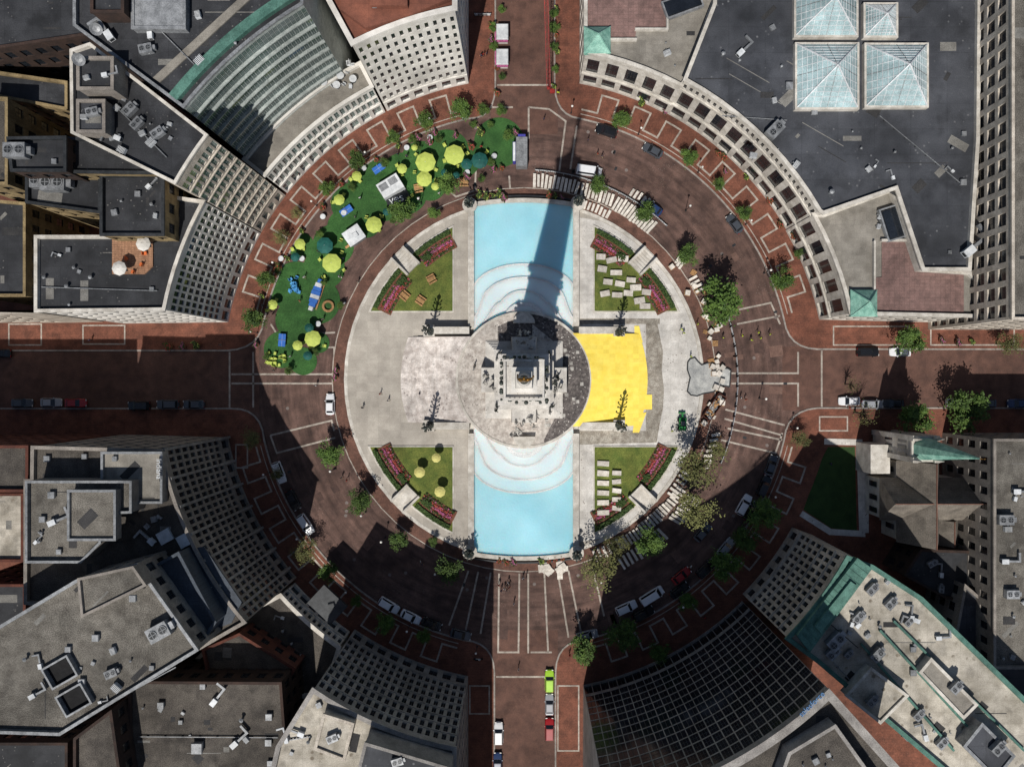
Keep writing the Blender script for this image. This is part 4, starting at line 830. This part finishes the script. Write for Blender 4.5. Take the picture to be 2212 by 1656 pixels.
slabarc(87,74.5,42.9,12,.95,0);slabarc(73,64,42.9,9,.95,.1);slabarc(72,63,39.9,8,.6,0);slabarc(62.5,50,42.8,13,1.05,-.08);slabarc(60,54,46.6,6,.55,-.08)
slabarc(38,36,42,3,.6,.3);slabarc(31,27,42.5,4,.7);slabarc(330,322,40.2,6,.7);slabarc(318,301,41.0,15,.8);slabarc(312,298,44.6,11,.95);slabarc(325,317,44.5,8,1.0,.2);slabarc(300,292,40.8,6,.8); slabarc(336,344,43,6,.6,.5);slabarc(325,319,41.2,6,.7,0)
for i in range(12): slab(1160+R2.uniform(0,75),1215+R2.uniform(0,38),R2.choice((.1,.6,1.6,2.4)),.02,R2.uniform(.5,.8),1.9)
for x,y in [(1297,556),(1320,563),(1300,582),(1330,590),(1312,610),(1338,614),(1362,606),(1306,635),(1332,638),(1356,634),(1380,650),(1395,632),(1392,662),(1372,622),(1345,560)]: slab(x,y,R2.uniform(-.2,.2),.46,R2.uniform(.65,.85),R2.uniform(1.7,2.2))
for i in range(6):
    slab(1302,1000+i*21,R2.uniform(-.1,.1),.46,.85,R2.uniform(1.7,2.1)); 
    if i<5: slab(1331,1020+i*19,R2.uniform(-.15,.15),.46,.65,1.6)
pk2=Kit(); g=MB(); [g.box(0,(i-3)*.17,.1,1.2,.12,.03) for i in range(7)]; [g.box(a,0,0,.1,1.2,.1) for a in (-.5,0,.5)]; pk2.part('deck_boards',g.mesh('pal',WOOD)); g=MB(); g.box(0,0,.13,1.0,1.0,.7,0,.05,.96); pk2.part('load',g.mesh('ld',SLAB))
pk3=Kit(); pk3.p=[pk2.p[0]]; 
for i in range(46):
    a=random.uniform(-26,38); r=random.uniform(39,44.5)
    if -9<a<6: r=random.uniform(40,43)
    x,y=PR(r,a); random.choice((pk2,pk3)).inst('pallet',(x,y,.22 if r<41 else .12),random.uniform(0,3),random.uniform(.7,1.2),'wooden pallet, some loaded with stone, by the work site','pallet','pallets at the work site')
E=thing('plastic_sheet',(*P(1525,812),.1),'crumpled grey-white plastic sheet with dark edging over paving','plastic sheet'); pts=px([(1485,782),(1490,775),(1500,772),(1508,782),(1515,788),(1530,783),(1545,785),(1560,795),(1572,796),(1578,800),(1575,835),(1562,833),(1550,838),(1540,846),(1530,848),(1518,850),(1505,855),(1492,853),(1484,845),(1490,815),(1484,798)])
g=MB(); g.prism(pts,.2,.32); wchild('sheet',g.mesh('ps',mat('grey_sheet',s(185,185,180),s(140,141,140),.6,.7,.6)),E); g=MB(); g.ribbon(pts,.25,.2,.4,closed=True); wchild('edging',g.mesh('pe',DMETAL),E)
def boxes(l,m): 
    g=MB(); [g.box(*b) for b in l]; return g.mesh('p',m)
E=thing('telehandler',(*P(1472,915),.21),'small green construction loader parked on pale paving','loader'); obj('body',boxes([(0,0,.4,1.5,2.6,.8),(0,-.9,1.2,1.3,.8,.4)],GREENM),E); obj('cab',boxes([(0,.2,1.2,1.1,1.1,.9,0,0,.85)],GL),E); obj('boom',boxes([(.0,1.5,.6,.35,2,.3),(0,2.4,.1,1.5,.3,.5)],GREENM),E)
for a in (-.8,.8):
    for b in (-.9,.9): 
        g=MB(); g.cyl(0,0,-.15,.15,.4,.4,12); obj('wheel',g.mesh('w',BLACKR),E,(a,b,.4),(0,pi/2,0))
E=thing('skip_container',(*P(1541,878),.02),'dark open skip loaded with timber and brown rubble','skip'); g=MB(); 
for v in ((0,.95,6,.12),(0,-.95,6,.12)): g.box(v[0],v[1],0,v[2],v[3],1.3,0)
g.box(-3,0,0,.12,2.0,1.3);g.box(3,0,0,.12,2,1.3);g.box(0,0,0,5.9,1.8,.2)
obj('shell',g.mesh('sk',REDB),E,rot=(0,0,.95)); g=MB(); [g.box(random.uniform(-2.6,2.6),random.uniform(-.7,.7),random.uniform(.5,.9),random.uniform(.3,1.2),random.uniform(.15,.4),.2,random.choice((0,1,2)),random.uniform(0,3)) for i in range(60)]; obj('rubble',g.mesh('rb',[SCULPT,WOOD,METAL]),E,rot=(0,0,.95))
# ---------------- vehicles
def carkit(paint,L=4.6,W=1.86,hb=.98,hr=1.46,c0=-1.85,c1=1.0,t0=-1.35,t1=.3,van=False):
    k=Kit(); g=MB(); hl=L/2
    secs=[(-hl,W*.38,.4,hb*.72),(-hl+.12,W*.45,.25,hb*.93),(-hl+.6,W*.5,.22,hb),(0,W*.5,.22,hb),(c1,W*.5,.22,hb),(hl-.6,W*.48,.24,hb*.86),(hl-.15,W*.42,.3,hb*.74),(hl,W*.34,.38,hb*.58)]
    V=[]
    for x,w,a,b in secs:
        V+=[(x,-w*.9,a),(x,-w,a+.15),(x,-w,b-.14),(x,-w*.86,b),(x,w*.86,b),(x,w,b-.14),(x,w,a+.15),(x,w*.9,a)]
    F=[]
    for i in range(len(secs)-1):
        for j in range(8): F.append((i*8+j,(i+1)*8+j,(i+1)*8+(j+1)%8,i*8+(j+1)%8))
    F+=[tuple(range(8)),tuple(range(len(V)-1,len(V)-9,-1))]
    g.add(V,F,0)
    wb,wt=W*.46,W*.37
    B=[(c0,-wb,hb-.03),(c1,-wb,hb-.03),(c1,wb,hb-.03),(c0,wb,hb-.03)];Tp=[(t0,-wt,hr),(t1,-wt,hr),(t1,wt,hr),(t0,wt,hr)]
    g.add(B+Tp,[(0,1,5,4),(1,2,6,5),(2,3,7,6),(3,0,4,7),(4,5,6,7)],0)
    me=g.mesh('body',[paint]); k.part('body',me)
    def gl(name,i,j,f=.88,off=.02):
        q=[Vector(v) for v in (B[i],B[j],Tp[j],Tp[i])]; c=sum(q,Vector())/4; nrm=(q[1]-q[0]).cross(q[3]-q[0]).normalized()
        m=MB(); m.add([c+(v-c)*f+nrm*off for v in q],[(0,1,2,3)]); k.part(name,m.mesh(name,GL))
    gl('windscreen',1,2,.94);gl('rear_window',3,0);gl('side_window',0,1,.86);gl('side_window',2,3,.86)
    m=MB(); m.box((t0+t1)/2,0,hr+.002,(t1-t0)*.94,wt*1.86,.04,0,0,.95); k.part('roof',m.mesh('roof',paint))
    m=MB(); m.cyl(0,0,-.11,.11,.33,.33,14); wm=m.mesh('tyre',BLACKR); m=MB(); m.cyl(0,0,-.12,.12,.18,.18,8); rm=m.mesh('rim',METAL)
    for a in (-hl*.62,hl*.62):
        for b in (-W/2+.1,W/2-.1): w_=k.part('wheel',wm,-1,(a,b,.33),(pi/2,0,0)); k.part('rim',rm,w_)
    m=MB(); m.box(0,0,0,.16,.36,.13); hm=m.mesh('hl',LIGHTL); tm=m.mesh('tl',REDL)
    for b in (-W*.33,W*.33): k.part('headlight',hm,-1,(hl-.1,b,hb*.6)); k.part('taillight',tm,-1,(-hl+.06,b,hb*.7))
    m=MB(); m.box(0,0,0,.14,.2,.12); mm=m.mesh('mirror',paint)
    for b in (-W/2-.08,W/2+.08): k.part('wing_mirror',mm,-1,(c1-.25,b,hb-.02))
    return k
def paint(n,c): 
    return mat('paint_'+n,c,tuple(x*.9 for x in c),1.,.25,fine=.03,big=.05,spec=.5)
PN={'white':paint('white',s(220,221,223)),'black':paint('black',s(28,29,32)),'silver':paint('silver',s(150,153,158)),'grey':paint('grey',s(70,74,80)),'red':paint('red',s(150,28,32)),'blue':paint('blue',s(40,58,95)),'lime green':paint('lime',s(160,205,60))}
CK={c:carkit(m) for c,m in PN.items()}; SUV={c:carkit(m,4.8,1.95,1.1,1.72,-2.25,1.05,-2.0,.45) for c,m in PN.items()}; VAN={c:carkit(PN[c],5.6,2.05,1.2,2.1,-2.7,2.0,-2.6,1.3) for c in ('white','silver')}
def car(x,y,deg,c,k=CK,desc='parked by the kerb',n='car',z=.02): k[c].inst('parked_car' if n=='car' else n,(*P(x,y,.8),z),radians(deg),1,'%s %s %s'%(c,{'car':'saloon car','van':'van'}.get(n,n),desc),n,'vehicles round the circle')
def tang(x,y): return degrees(atan2(820-y,x-1132))+90
for x,y,c,k in [(1310,283,'black',SUV),(1410,325,'grey',CK),(1587,483,'grey',CK),(1410,448,'blue',CK),(603,1020,'white',SUV),(633,1080,'black',CK),(660,1132,'white',SUV),(840,1307,'white',SUV),(887,1332,'white',CK),(932,1347,'black',CK),(995,1370,'grey',CK),
  (1268,1372,'silver',SUV),(1353,1312,'white',SUV),(1472,1243,'red',CK),(1468,1275,'black',CK),(1390,1325,'black',SUV),(1525,1228,'black',SUV),(1568,1182,'silver',CK),(1518,1150,'grey',CK),(1607,1090,'white',SUV),(1625,1105,'black',CK),(1650,1050,'black',SUV),(1666,1005,'grey',CK)]:
    car(x,y,tang(x,y),c,k,'parked along the curved kerb')
car(713,873,90,'white',CK,'driving round the brick circle'); car(1272,369,-8,'white',VAN,'parked beside stacked stone slabs','van'); car(1408,1286,32,'white',VAN,'driving round the brick circle','van')
for x,y,c,k in [(1875,760,'black',SUV),(1945,760,'white',CK),(1835,866,'white',CK),(1885,873,'silver',CK),(1930,871,'black',CK),(2067,870,'white',CK),(2200,871,'blue',CK),(2130,871,'grey',CK),(0,763,'black',CK),(47,870,'grey',CK),(110,869,'silver',CK),(163,870,'red',CK),(300,876,'black',SUV),(362,873,'grey',SUV),(418,873,'grey',CK)]: car(x,y,random.choice((0,180)),c,k,'parked on the brick side street')
for x,y,c,k in [(1187,1470,'lime green',SUV),(1187,1521,'silver',CK),(1187,1574,'red',SUV),(1077,1583,'white',SUV),(1075,1648,'blue',CK)]: car(x,y,90,c,k,'standing on the brick street')
E=thing('motorcycle',(*P(1033,1421),.12),'dark motorcycle parked on the brick pavement','motorcycle'); g=MB(); g.box(0,0,.5,1.0,.3,.35,0,0,.8); g.beam((.5,0,.7),(.8,0,.35),.1); obj('body',g.mesh('mb',WMETAL),E); g=MB(); g.box(-.25,0,.85,.7,.28,.1); obj('seat',g.mesh('ms',BLACKR),E); g=MB(); g.beam((.45,-.35,1.05),(.45,.35,1.05),.05); obj('handlebar',g.mesh('mh',DMETAL),E); g=MB(); g.cyl(0,0,-.07,.07,.33,.33,14); me=g.mesh('mw',BLACKR); obj('wheel',me,E,(.75,0,.33),(pi/2,0,0));obj('wheel',me,E,(-.7,0,.33),(pi/2,0,0))
for x,y in ((1085,68),(1085,122)):
    E=thing('food_stall',(*P(x,y,2.6),.02),'white-roofed street food stall with pink trim','market stall','food stalls'); g=MB(); g.box(0,0,2.4,2.6,3.4,.25,0,0,.9); obj('roof',g.mesh('fr',WMETAL),E); g=MB(); g.box(0,0,0,2.2,3.,2.3); obj('cabin',g.mesh('fc',WHITEW),E); g=MB(); g.box(-1.35,0,1.7,.5,3,.08);g.box(0,-1.75,1.6,2.4,.3,.5); obj('awning',g.mesh('fa',FLOW),E)
E=thing('crane_boom',(*P(1184,185),.02),'red lattice crane boom reaching over the brick street','crane'); g=MB(); A=Vector((*P(1185,188,2),2));B=Vector((*P(1178,-60,16),16)); d=(B-A);up=Vector((0,0,1));sd=d.cross(up).normalized()*.36;uu=sd.cross(d).normalized()*.36
cor=[sd+uu,sd-uu,-sd-uu,-sd+uu]; NN=24
for c_ in cor: g.beam(A+c_,B+c_,.07)
for i in range(NN):
    p=A+d*i/NN;q=A+d*(i+1)/NN
    for j in range(4): g.beam(p+cor[j],q+cor[(j+1)%4],.035); g.beam(p+cor[j],p+cor[(j+1)%4],.035)
wchild('lattice',g.mesh('lt',REDM),E); g=MB(); g.ball(A.x,A.y,1.4,.4,8,6); g.beam(A,(A.x,A.y,.4),.06); g.box(A.x+.9,A.y-.2,.02,1.1,.9,.5); wchild('hook_block',g.mesh('hb',REDM),E)
lk=Kit(); g=MB(); g.cyl(0,0,0,.4,.2,.12,8); g.cyl(0,0,.4,3.8,.07,.05,8); lk.part('post',g.mesh('lp',DMETAL)); g=MB(); g.ball(0,0,4.1,.24,10,6); lk.part('globe',g.mesh('lg',LIGHTL))
for a in list(range(5,360,15)):
    if min(abs(a-q) for q in (0,90,180,270,360))>7: lk.inst('street_lamp',(*PR(58.4,a),.13),0,1,'dark street lamp post with white globe on the pavement','street lamp','street lamps')
for x,y in ((1481,455),(1650,590),(832,1160),(945,1228),(725,1012),(790,1105),(865,475),(910,440),(1640,860),(1295,1245)): lk.inst('street_lamp',(*P(x,y),.1),0,1.1,'dark street lamp post with white globe on the pavement','street lamp','street lamps')
def plantkit(fm):
    k=Kit(); g=MB(); g.cyl(0,0,0,.6,.35,.5,12); k.part('pot',g.mesh('pot',mat('clay_pot_'+fm.name,s(110,70,50),None))); g,_=leafmesh(160,.55,.9,.7,9,.08,.16,.1,10); 
    for i in range(len(g.m)): g.m[i]=1 if random.random()<.35 else 0
    k.part('plant',g.mesh('plant',[HEDGE,fm])); return k
PL=[plantkit(FLOW),plantkit(LIMEF),plantkit(FLOWR)]
for x,y in [(1037,424),(1052,427),(1066,424),(1080,422),(1187,424),(1200,426),(1214,428),(1080,1208),(1095,1210),(1110,1210),(1170,1208),(1186,1208),(1200,1206),(1215,1203),(1435,245),(1385,226),(1550,335),(1562,343),(1565,372),(1610,385),(1698,468),(1683,488),(1710,512),(1660,435),(1197,190),(1075,205),(1090,430),(1035,240),(985,296),(940,290),(905,300),(862,318),(815,347),(740,400),(700,450),(655,500),(625,560),(605,580),(570,640),(556,700),(556,745),(728,800),(726,815),(1060,60),(1062,90),(1202,30),(1202,80),(1203,115),(1075,150),(1115,290),(1085,365),(1067,368),(1010,385),(1040,290),(1020,320),(930,310),(1985,740),(2030,735),(2065,740),(2095,738),(400,748),(370,748),(430,745)]:
    random.choice(PL).inst('planter',(*P(x,y),.12),random.random(),random.uniform(1.,1.6),'round pot filled with leafy plants and flowers','planter','planters')
bk=Kit(); g=MB(); g.box(0,0,.5,2.0,.06,.5);g.box(0,0,.15,2.0,.06,.2); bk.part('panel',g.mesh('bp',WMETAL)); g=MB(); g.box(0,0,0,.08,.6,.9); me=g.mesh('bf',DMETAL); bk.part('foot',me,-1,(-.9,0,0)); bk.part('foot',me,-1,(.9,0,0))
for a in range(0,34): 
    aa=86-a*1.15; bk.inst('barrier',(*PR(45.2,aa),.02),radians(aa+90),.8,'white barrier panel with dark feet fencing the work site','barrier','site barriers')
for a in range(18): aa=24-a*2.7; bk.inst('barrier',(*PR(46.0,aa),.02),radians(aa+90),.9,'white barrier panel with dark feet fencing the work site','barrier','site barriers')
for x in (1035,1043,1051): bk.inst('barrier',(*P(x,35),.12),0,1,'white barrier panel with dark feet fencing the work site','barrier','site barriers')
for i in range(14):
    aa=86-i*2.3; lk.inst('bollard',(*PR(44.7,aa),.02),0,.35,'short white-topped bollard light beside stored slabs','bollard','bollard lights')
# rooftop units
HV=Kit(); g=MB(); g.box(0,0,.2,3,2,1.3); g.box(1.8,0,.3,.7,1.0,.9); HV.part('casing',g.mesh('cs',METAL))
m=MB(); m.cyl(0,0,0,.12,.62,.62,16,0); m.cyl(0,0,.12,.14,.52,.52,12,1)
for i in range(4): m.box(.25*cos(i*pi/2),.25*sin(i*pi/2),.14,.45,.07,.02,0,i*pi/2)
fm=m.mesh('fan',[METAL,DMETAL]); HV.part('fan',fm,-1,(-.75,0,1.5));HV.part('fan',fm,-1,(.75,0,1.5)); g=MB(); g.box(0,0,0,2.8,.15,.2);me=g.mesh('rl',DMETAL);HV.part('rail',me,-1,(0,.8,0));HV.part('rail',me,-1,(0,-.8,0))
VK=Kit(); g=MB(); g.box(0,0,0,1,1,.5); VK.part('curb',g.mesh('vc',METAL)); g=MB(); g.box(0,0,.5,1.2,1.2,.18,0,0,.9); VK.part('cap',g.mesh('vp',METAL))
PKp=Kit(); g=MB(); g.cyl(0,0,0,1,.22,.22,8); PKp.part('pipe',g.mesh('pp',METAL)); g=MB(); g.cyl(0,0,1,1.25,.4,.05,8); PKp.part('cowl',g.mesh('pc',METAL))
DK=Kit(); g=MB(); g.box(0,0,.3,1.6,1.1,1.0); g.box(0,0,1.3,1.7,1.2,.08); DK.part('casing',g.mesh('dc',WMETAL)); g=MB(); g.box(2.4,0,.5,3.2,.5,.5); g.box(3.75,1.2,.5,.5,1.9,.5); DK.part('duct',g.mesh('dd',METAL)); g=MB(); g.box(-.82,0,.5,.04,.8,.6); DK.part('grille',g.mesh('dg',DMETAL))
LK2=Kit(); g=MB(); g.box(0,0,.25,1.8,1.3,1.0,0); 
for i in range(6): g.box(-.75+.3*i,0,1.25,.1,1.2,.08,1)
LK2.part('louvred_casing',g.mesh('lc',[WMETAL,DMETAL])); g=MB(); g.cyl(0,1.0,0,.9,.12,.12,8); g.beam((0,1.0,.85),(0,.6,.85),.18); LK2.part('pipe',g.mesh('lp2',METAL))
kits=(HV,VK,PKp,DK,LK2)
nm5=(('air_conditioner','grey metal rooftop air conditioning unit with fans'),('roof_vent','small square capped roof vent'),('vent_pipe','thin grey vent pipe with cowl on the roof'),('ventilation_unit','white ventilation box with bent metal duct on the roof'),('condenser_unit','small white louvred condenser box on the roof'))
def unit(x,y,z,a=0,sc=1,k=0): 
    if k==0: sc*=.62; k=random.choice((0,0,3,4))
    n,l=nm5[k]
    kits[k].inst(n,(*P(x,y,z),z),a,sc*random.uniform(.85,1.15),l,n.replace('_',' '),n.replace('_',' ')+'s on the roofs')
for q in [(435,135,40,.8,1.4),(320,110,40,.2,1),(285,240,39,.8,1.3),(300,270,39,.8,1.2),(330,310,39,.8,1.2),(255,235,39,.8,1),(345,290,39,.6,1),(310,290,39,.4,1),(230,165,43,.2,1),(190,170,43,.3,.9),(205,245,41.5,.2,1),(185,255,41.5,0,.8),(100,395,31,0,2),(128,400,31,0,2),(45,330,37,0,2),
  (1670,285,17.5,.8,1.8),(2085,545,17.5,.7,2.),(2050,545,17.5,0,.6,1),(1792,417,17.5,0,1.2,2),(1703,188,17.5,0,1.2,1),(2078,395,17.5,0,1,1),(1757,243,17.5,0,1,1),(1560,120,17.5,0,1,2),(1930,330,17.5,0,.8,2),(2080,290,17.5,0,.8,1),
  (352,1358,38,.5,1.8),(245,1450,38,.4,1),(180,1470,38,0,1,1),(75,1500,38,.5,1),(210,1375,38,0,1,1),(290,1290,40,0,1,1),(150,1400,38,0,.8,1),(330,1440,38,0,.8,1),(60,1420,38,0,.8,2),
  (440,1290,29.3,1,.8),(455,1310,29.3,1,.8),(470,1320,29.3,1,.7),(432,1265,29.3,.5,.5,1),(455,1270,29.3,0,.5,1),(115,1068,33,0,1.0,1),(95,1120,33,0,.8,1),(130,1190,33,0,.8,1),(250,990,31,0,.8,1),(185,985,29,0,.8,1),(105,990,29,0,1.,1),(250,1140,33,0,.8,1),(335,1120,29,.3,.8,1),
  (582,1600,21,0,1.2,1),(583,1545,21,0,1,1),(585,1645,21,0,1,1),(430,1610,21,0,1.6,1),(525,1550,21,0,1,2),(440,1480,21,0,1,1),(350,1520,21,0,1,1),(690,1520,31,.4,.8,1),(720,1590,33,.4,1),(860,1640,36,.3,1),
  (1800,1380,27,.8,1.6),(1795,1405,27,.8,1.2),(1850,1330,27,.8,1),(1880,1270,27,.8,1),(1920,1300,27,.8,1.1),(1960,1340,27,.8,.9),(1915,1255,27,.8,.8),(1890,1410,27,.8,1.3),(1980,1540,27,.8,1.2),(2060,1480,28.5,.8,1.2),(1970,1400,27,0,1,1),(2150,1610,29.5,.8,1.5),(2030,1600,27,.8,1.1),(1880,1510,29,.8,1),(1970,1450,27,0,1,1),(1830,1410,27,.8,.8),
  (2165,1120,17,0,1.5),(2165,1210,17,0,1.4),(2190,1060,17,0,1.2),(2180,1280,17,0,1.2),(2030,1270,9,1.5,.9),(2030,1240,9,1.5,.9),(810,15,33.2,0,.8,1),(920,-5,33.2,0,.8,2),(330,625,28,0,.8,1),(100,600,28,0,.8,2),(200,600,28,0,.8,2),(150,540,28,0,.8,1),(250,460,33,.2,.8,1),(300,420,33,0,.8,1),(120,350,37,0,.8,1),(2010,1215,9,.5,.9),(1760,1640,47,.5,1,1)]: unit(*q)
R4=random.Random(21)
def scat(x0,y0,x1,y1,z,n):
    for i in range(n): unit(R4.uniform(x0,x1),R4.uniform(y0,y1),z,R4.uniform(0,3),R4.uniform(.35,.8),R4.choice((1,2,2,3,4)))
scat(240,215,370,330,39,10);scat(240,75,330,160,40,4);scat(430,30,560,110,40,3);scat(100,530,230,660,28,5);scat(240,400,340,490,33,4);scat(1560,60,1700,240,17.5,5);scat(1820,270,2090,400,17.5,7);scat(1600,280,1760,360,17.5,3);scat(80,1400,350,1530,38,7);scat(300,1500,600,1650,21,9);scat(1830,1300,1930,1380,27,9);scat(1990,1540,2080,1600,27,6);scat(1960,1330,2060,1400,27,6);scat(620,1570,670,1640,31,4);scat(2150,960,2210,1420,17,10);scat(1890,440,1910,500,15,3);scat(1330,90,1480,150,15,3);scat(80,1060,140,1190,33,4);scat(560,1330,680,1460,9,5);scat(1720,1620,1800,1656,47,4);scat(300,1110,380,1170,29,4)
for (x0,y0,x1,y1,z) in ((300,20,420,140,40),(250,230,360,340,39),(1560,250,1700,260,17.5),(90,620,340,628,28),(160,1560,380,1440,38),(300,1590,600,1592,21),(1900,250,2080,400,17.5),(1800,1430,1960,1600,27),(610,1600,670,1590,31)):
    a=(*P(x0,y0,z+.3),z+.3);b=(*P(x1,y1,z+.3),z+.3); E=thing('roof_pipe',a,'thin grey pipe run on low supports across the roof','pipe','pipe runs on the roofs'); g=MB(); g.beam(a,b,.14); wchild('pipe',g.mesh('rp',METAL),E)
    g=MB()
    for i in range(8):
        p=Vector(a).lerp(Vector(b),(i+.5)/8); g.box(p.x,p.y,z+.0,.3,.3,.24)
    wchild('support',g.mesh('rs',DMETAL),E,kind='stuff')
k=Kit(); g=MB(); 
V=[(0,0,0)]+[(cos(2*pi*i/16)*r,sin(2*pi*i/16)*r,z) for r,z in ((.7,.12),(1.3,.45)) for i in range(16)]; g.add(V,[(0,1+i,1+(i+1)%16) for i in range(16)]+[(1+i,17+i,17+(i+1)%16,1+(i+1)%16) for i in range(16)]); k.part('dish',g.mesh('dish',METAL),-1,(0,0,1.6),(.7,0,0)); g=MB(); g.cyl(0,0,0,1.6,.12,.1,8); k.part('mount',g.mesh('mt',DMETAL))
for x,y,z in ((217,70,40),(180,135,43)): k.inst('satellite_dish',(*P(x,y,z),z),.5,.75,'grey satellite dish on the tower roof','satellite dish','satellite dishes')
for x,y in [(823,850),(908,850),(785,880),(740,600),(735,598),(745,657),(748,655),(1078,1260),(1098,1255),(1095,1270),(1090,1268),(1130,1245),(1137,1242),(1120,1440),(1110,1300),(910,1210),(913,1215),(1598,858),(1608,862),(1270,305),(1290,335),(740,1030),(725,1010),(752,1035),(595,800),(685,832),(200,735),(1175,260),(1490,1220),(1520,1330),(650,380),(1040,125),(1045,122),(1052,120),(840,865),(570,660),(660,600),(700,690),(880,340),(950,420),(905,430),(1300,340),(745,560),(775,610),(1645,1160),(1230,1410),(480,745),(1830,880),(1790,1000),(1500,260),(1040,320),(925,375),(820,410),(770,470),(690,545),(650,650),(860,335),(780,430),(630,770),(1100,1265),(1083,1272)]: person(x,y,z=.12)
for x,y in [(1470,712),(1475,720),(1560,730),(1600,725),(1635,718),(1640,730),(1660,722),(1530,690),(1505,700),(1205,205),(1620,735),(1490,770),(1450,930)]: person(x,y,True,.2)
for x,y in [(1025,800),(1028,790)]: person(x,y,False,2.62)
# ---------------- camera & light
cam=bpy.data.cameras.new('Camera'); co=bpy.data.objects.new('Camera',cam); COL.objects.link(co); co.location=(CX,CY,H); co.rotation_euler=(0,0,0)
cam.sensor_width=36; cam.lens=36*H/221.2; cam.shift_x=-26/2212; cam.shift_y=-8/2212; cam.clip_end=3000; cam.clip_start=1; scene.camera=co
el=radians(54.0); az=radians(192)
sdir=Vector((sin(az)*cos(el),cos(az)*cos(el),sin(el)))
sl=bpy.data.lights.new('Sun','SUN'); sl.energy=4.4; sl.angle=radians(.53); sl.color=(1,.96,.9); so=bpy.data.objects.new('Sun',sl); COL.objects.link(so); so.rotation_euler=sdir.to_track_quat('Z','Y').to_euler(); so.location=(0,-50,200)
w=bpy.data.worlds.new('World'); scene.world=w; w.use_nodes=True; nt=w.node_tree; bg=nt.nodes['Background']; sk=nt.nodes.new('ShaderNodeTexSky'); sk.sky_type='NISHITA'; sk.sun_disc=False; sk.sun_elevation=el; sk.sun_rotation=az; nt.links.new(sk.outputs[0],bg.inputs[0]); bg.inputs[1].default_value=.062
scene.view_settings.view_transform='Standard'; scene.view_settings.look='None'; scene.view_settings.exposure=0
for o in bpy.data.objects:
    if '_np' in o: del o['_np']
print('OBJ',len(bpy.data.objects))
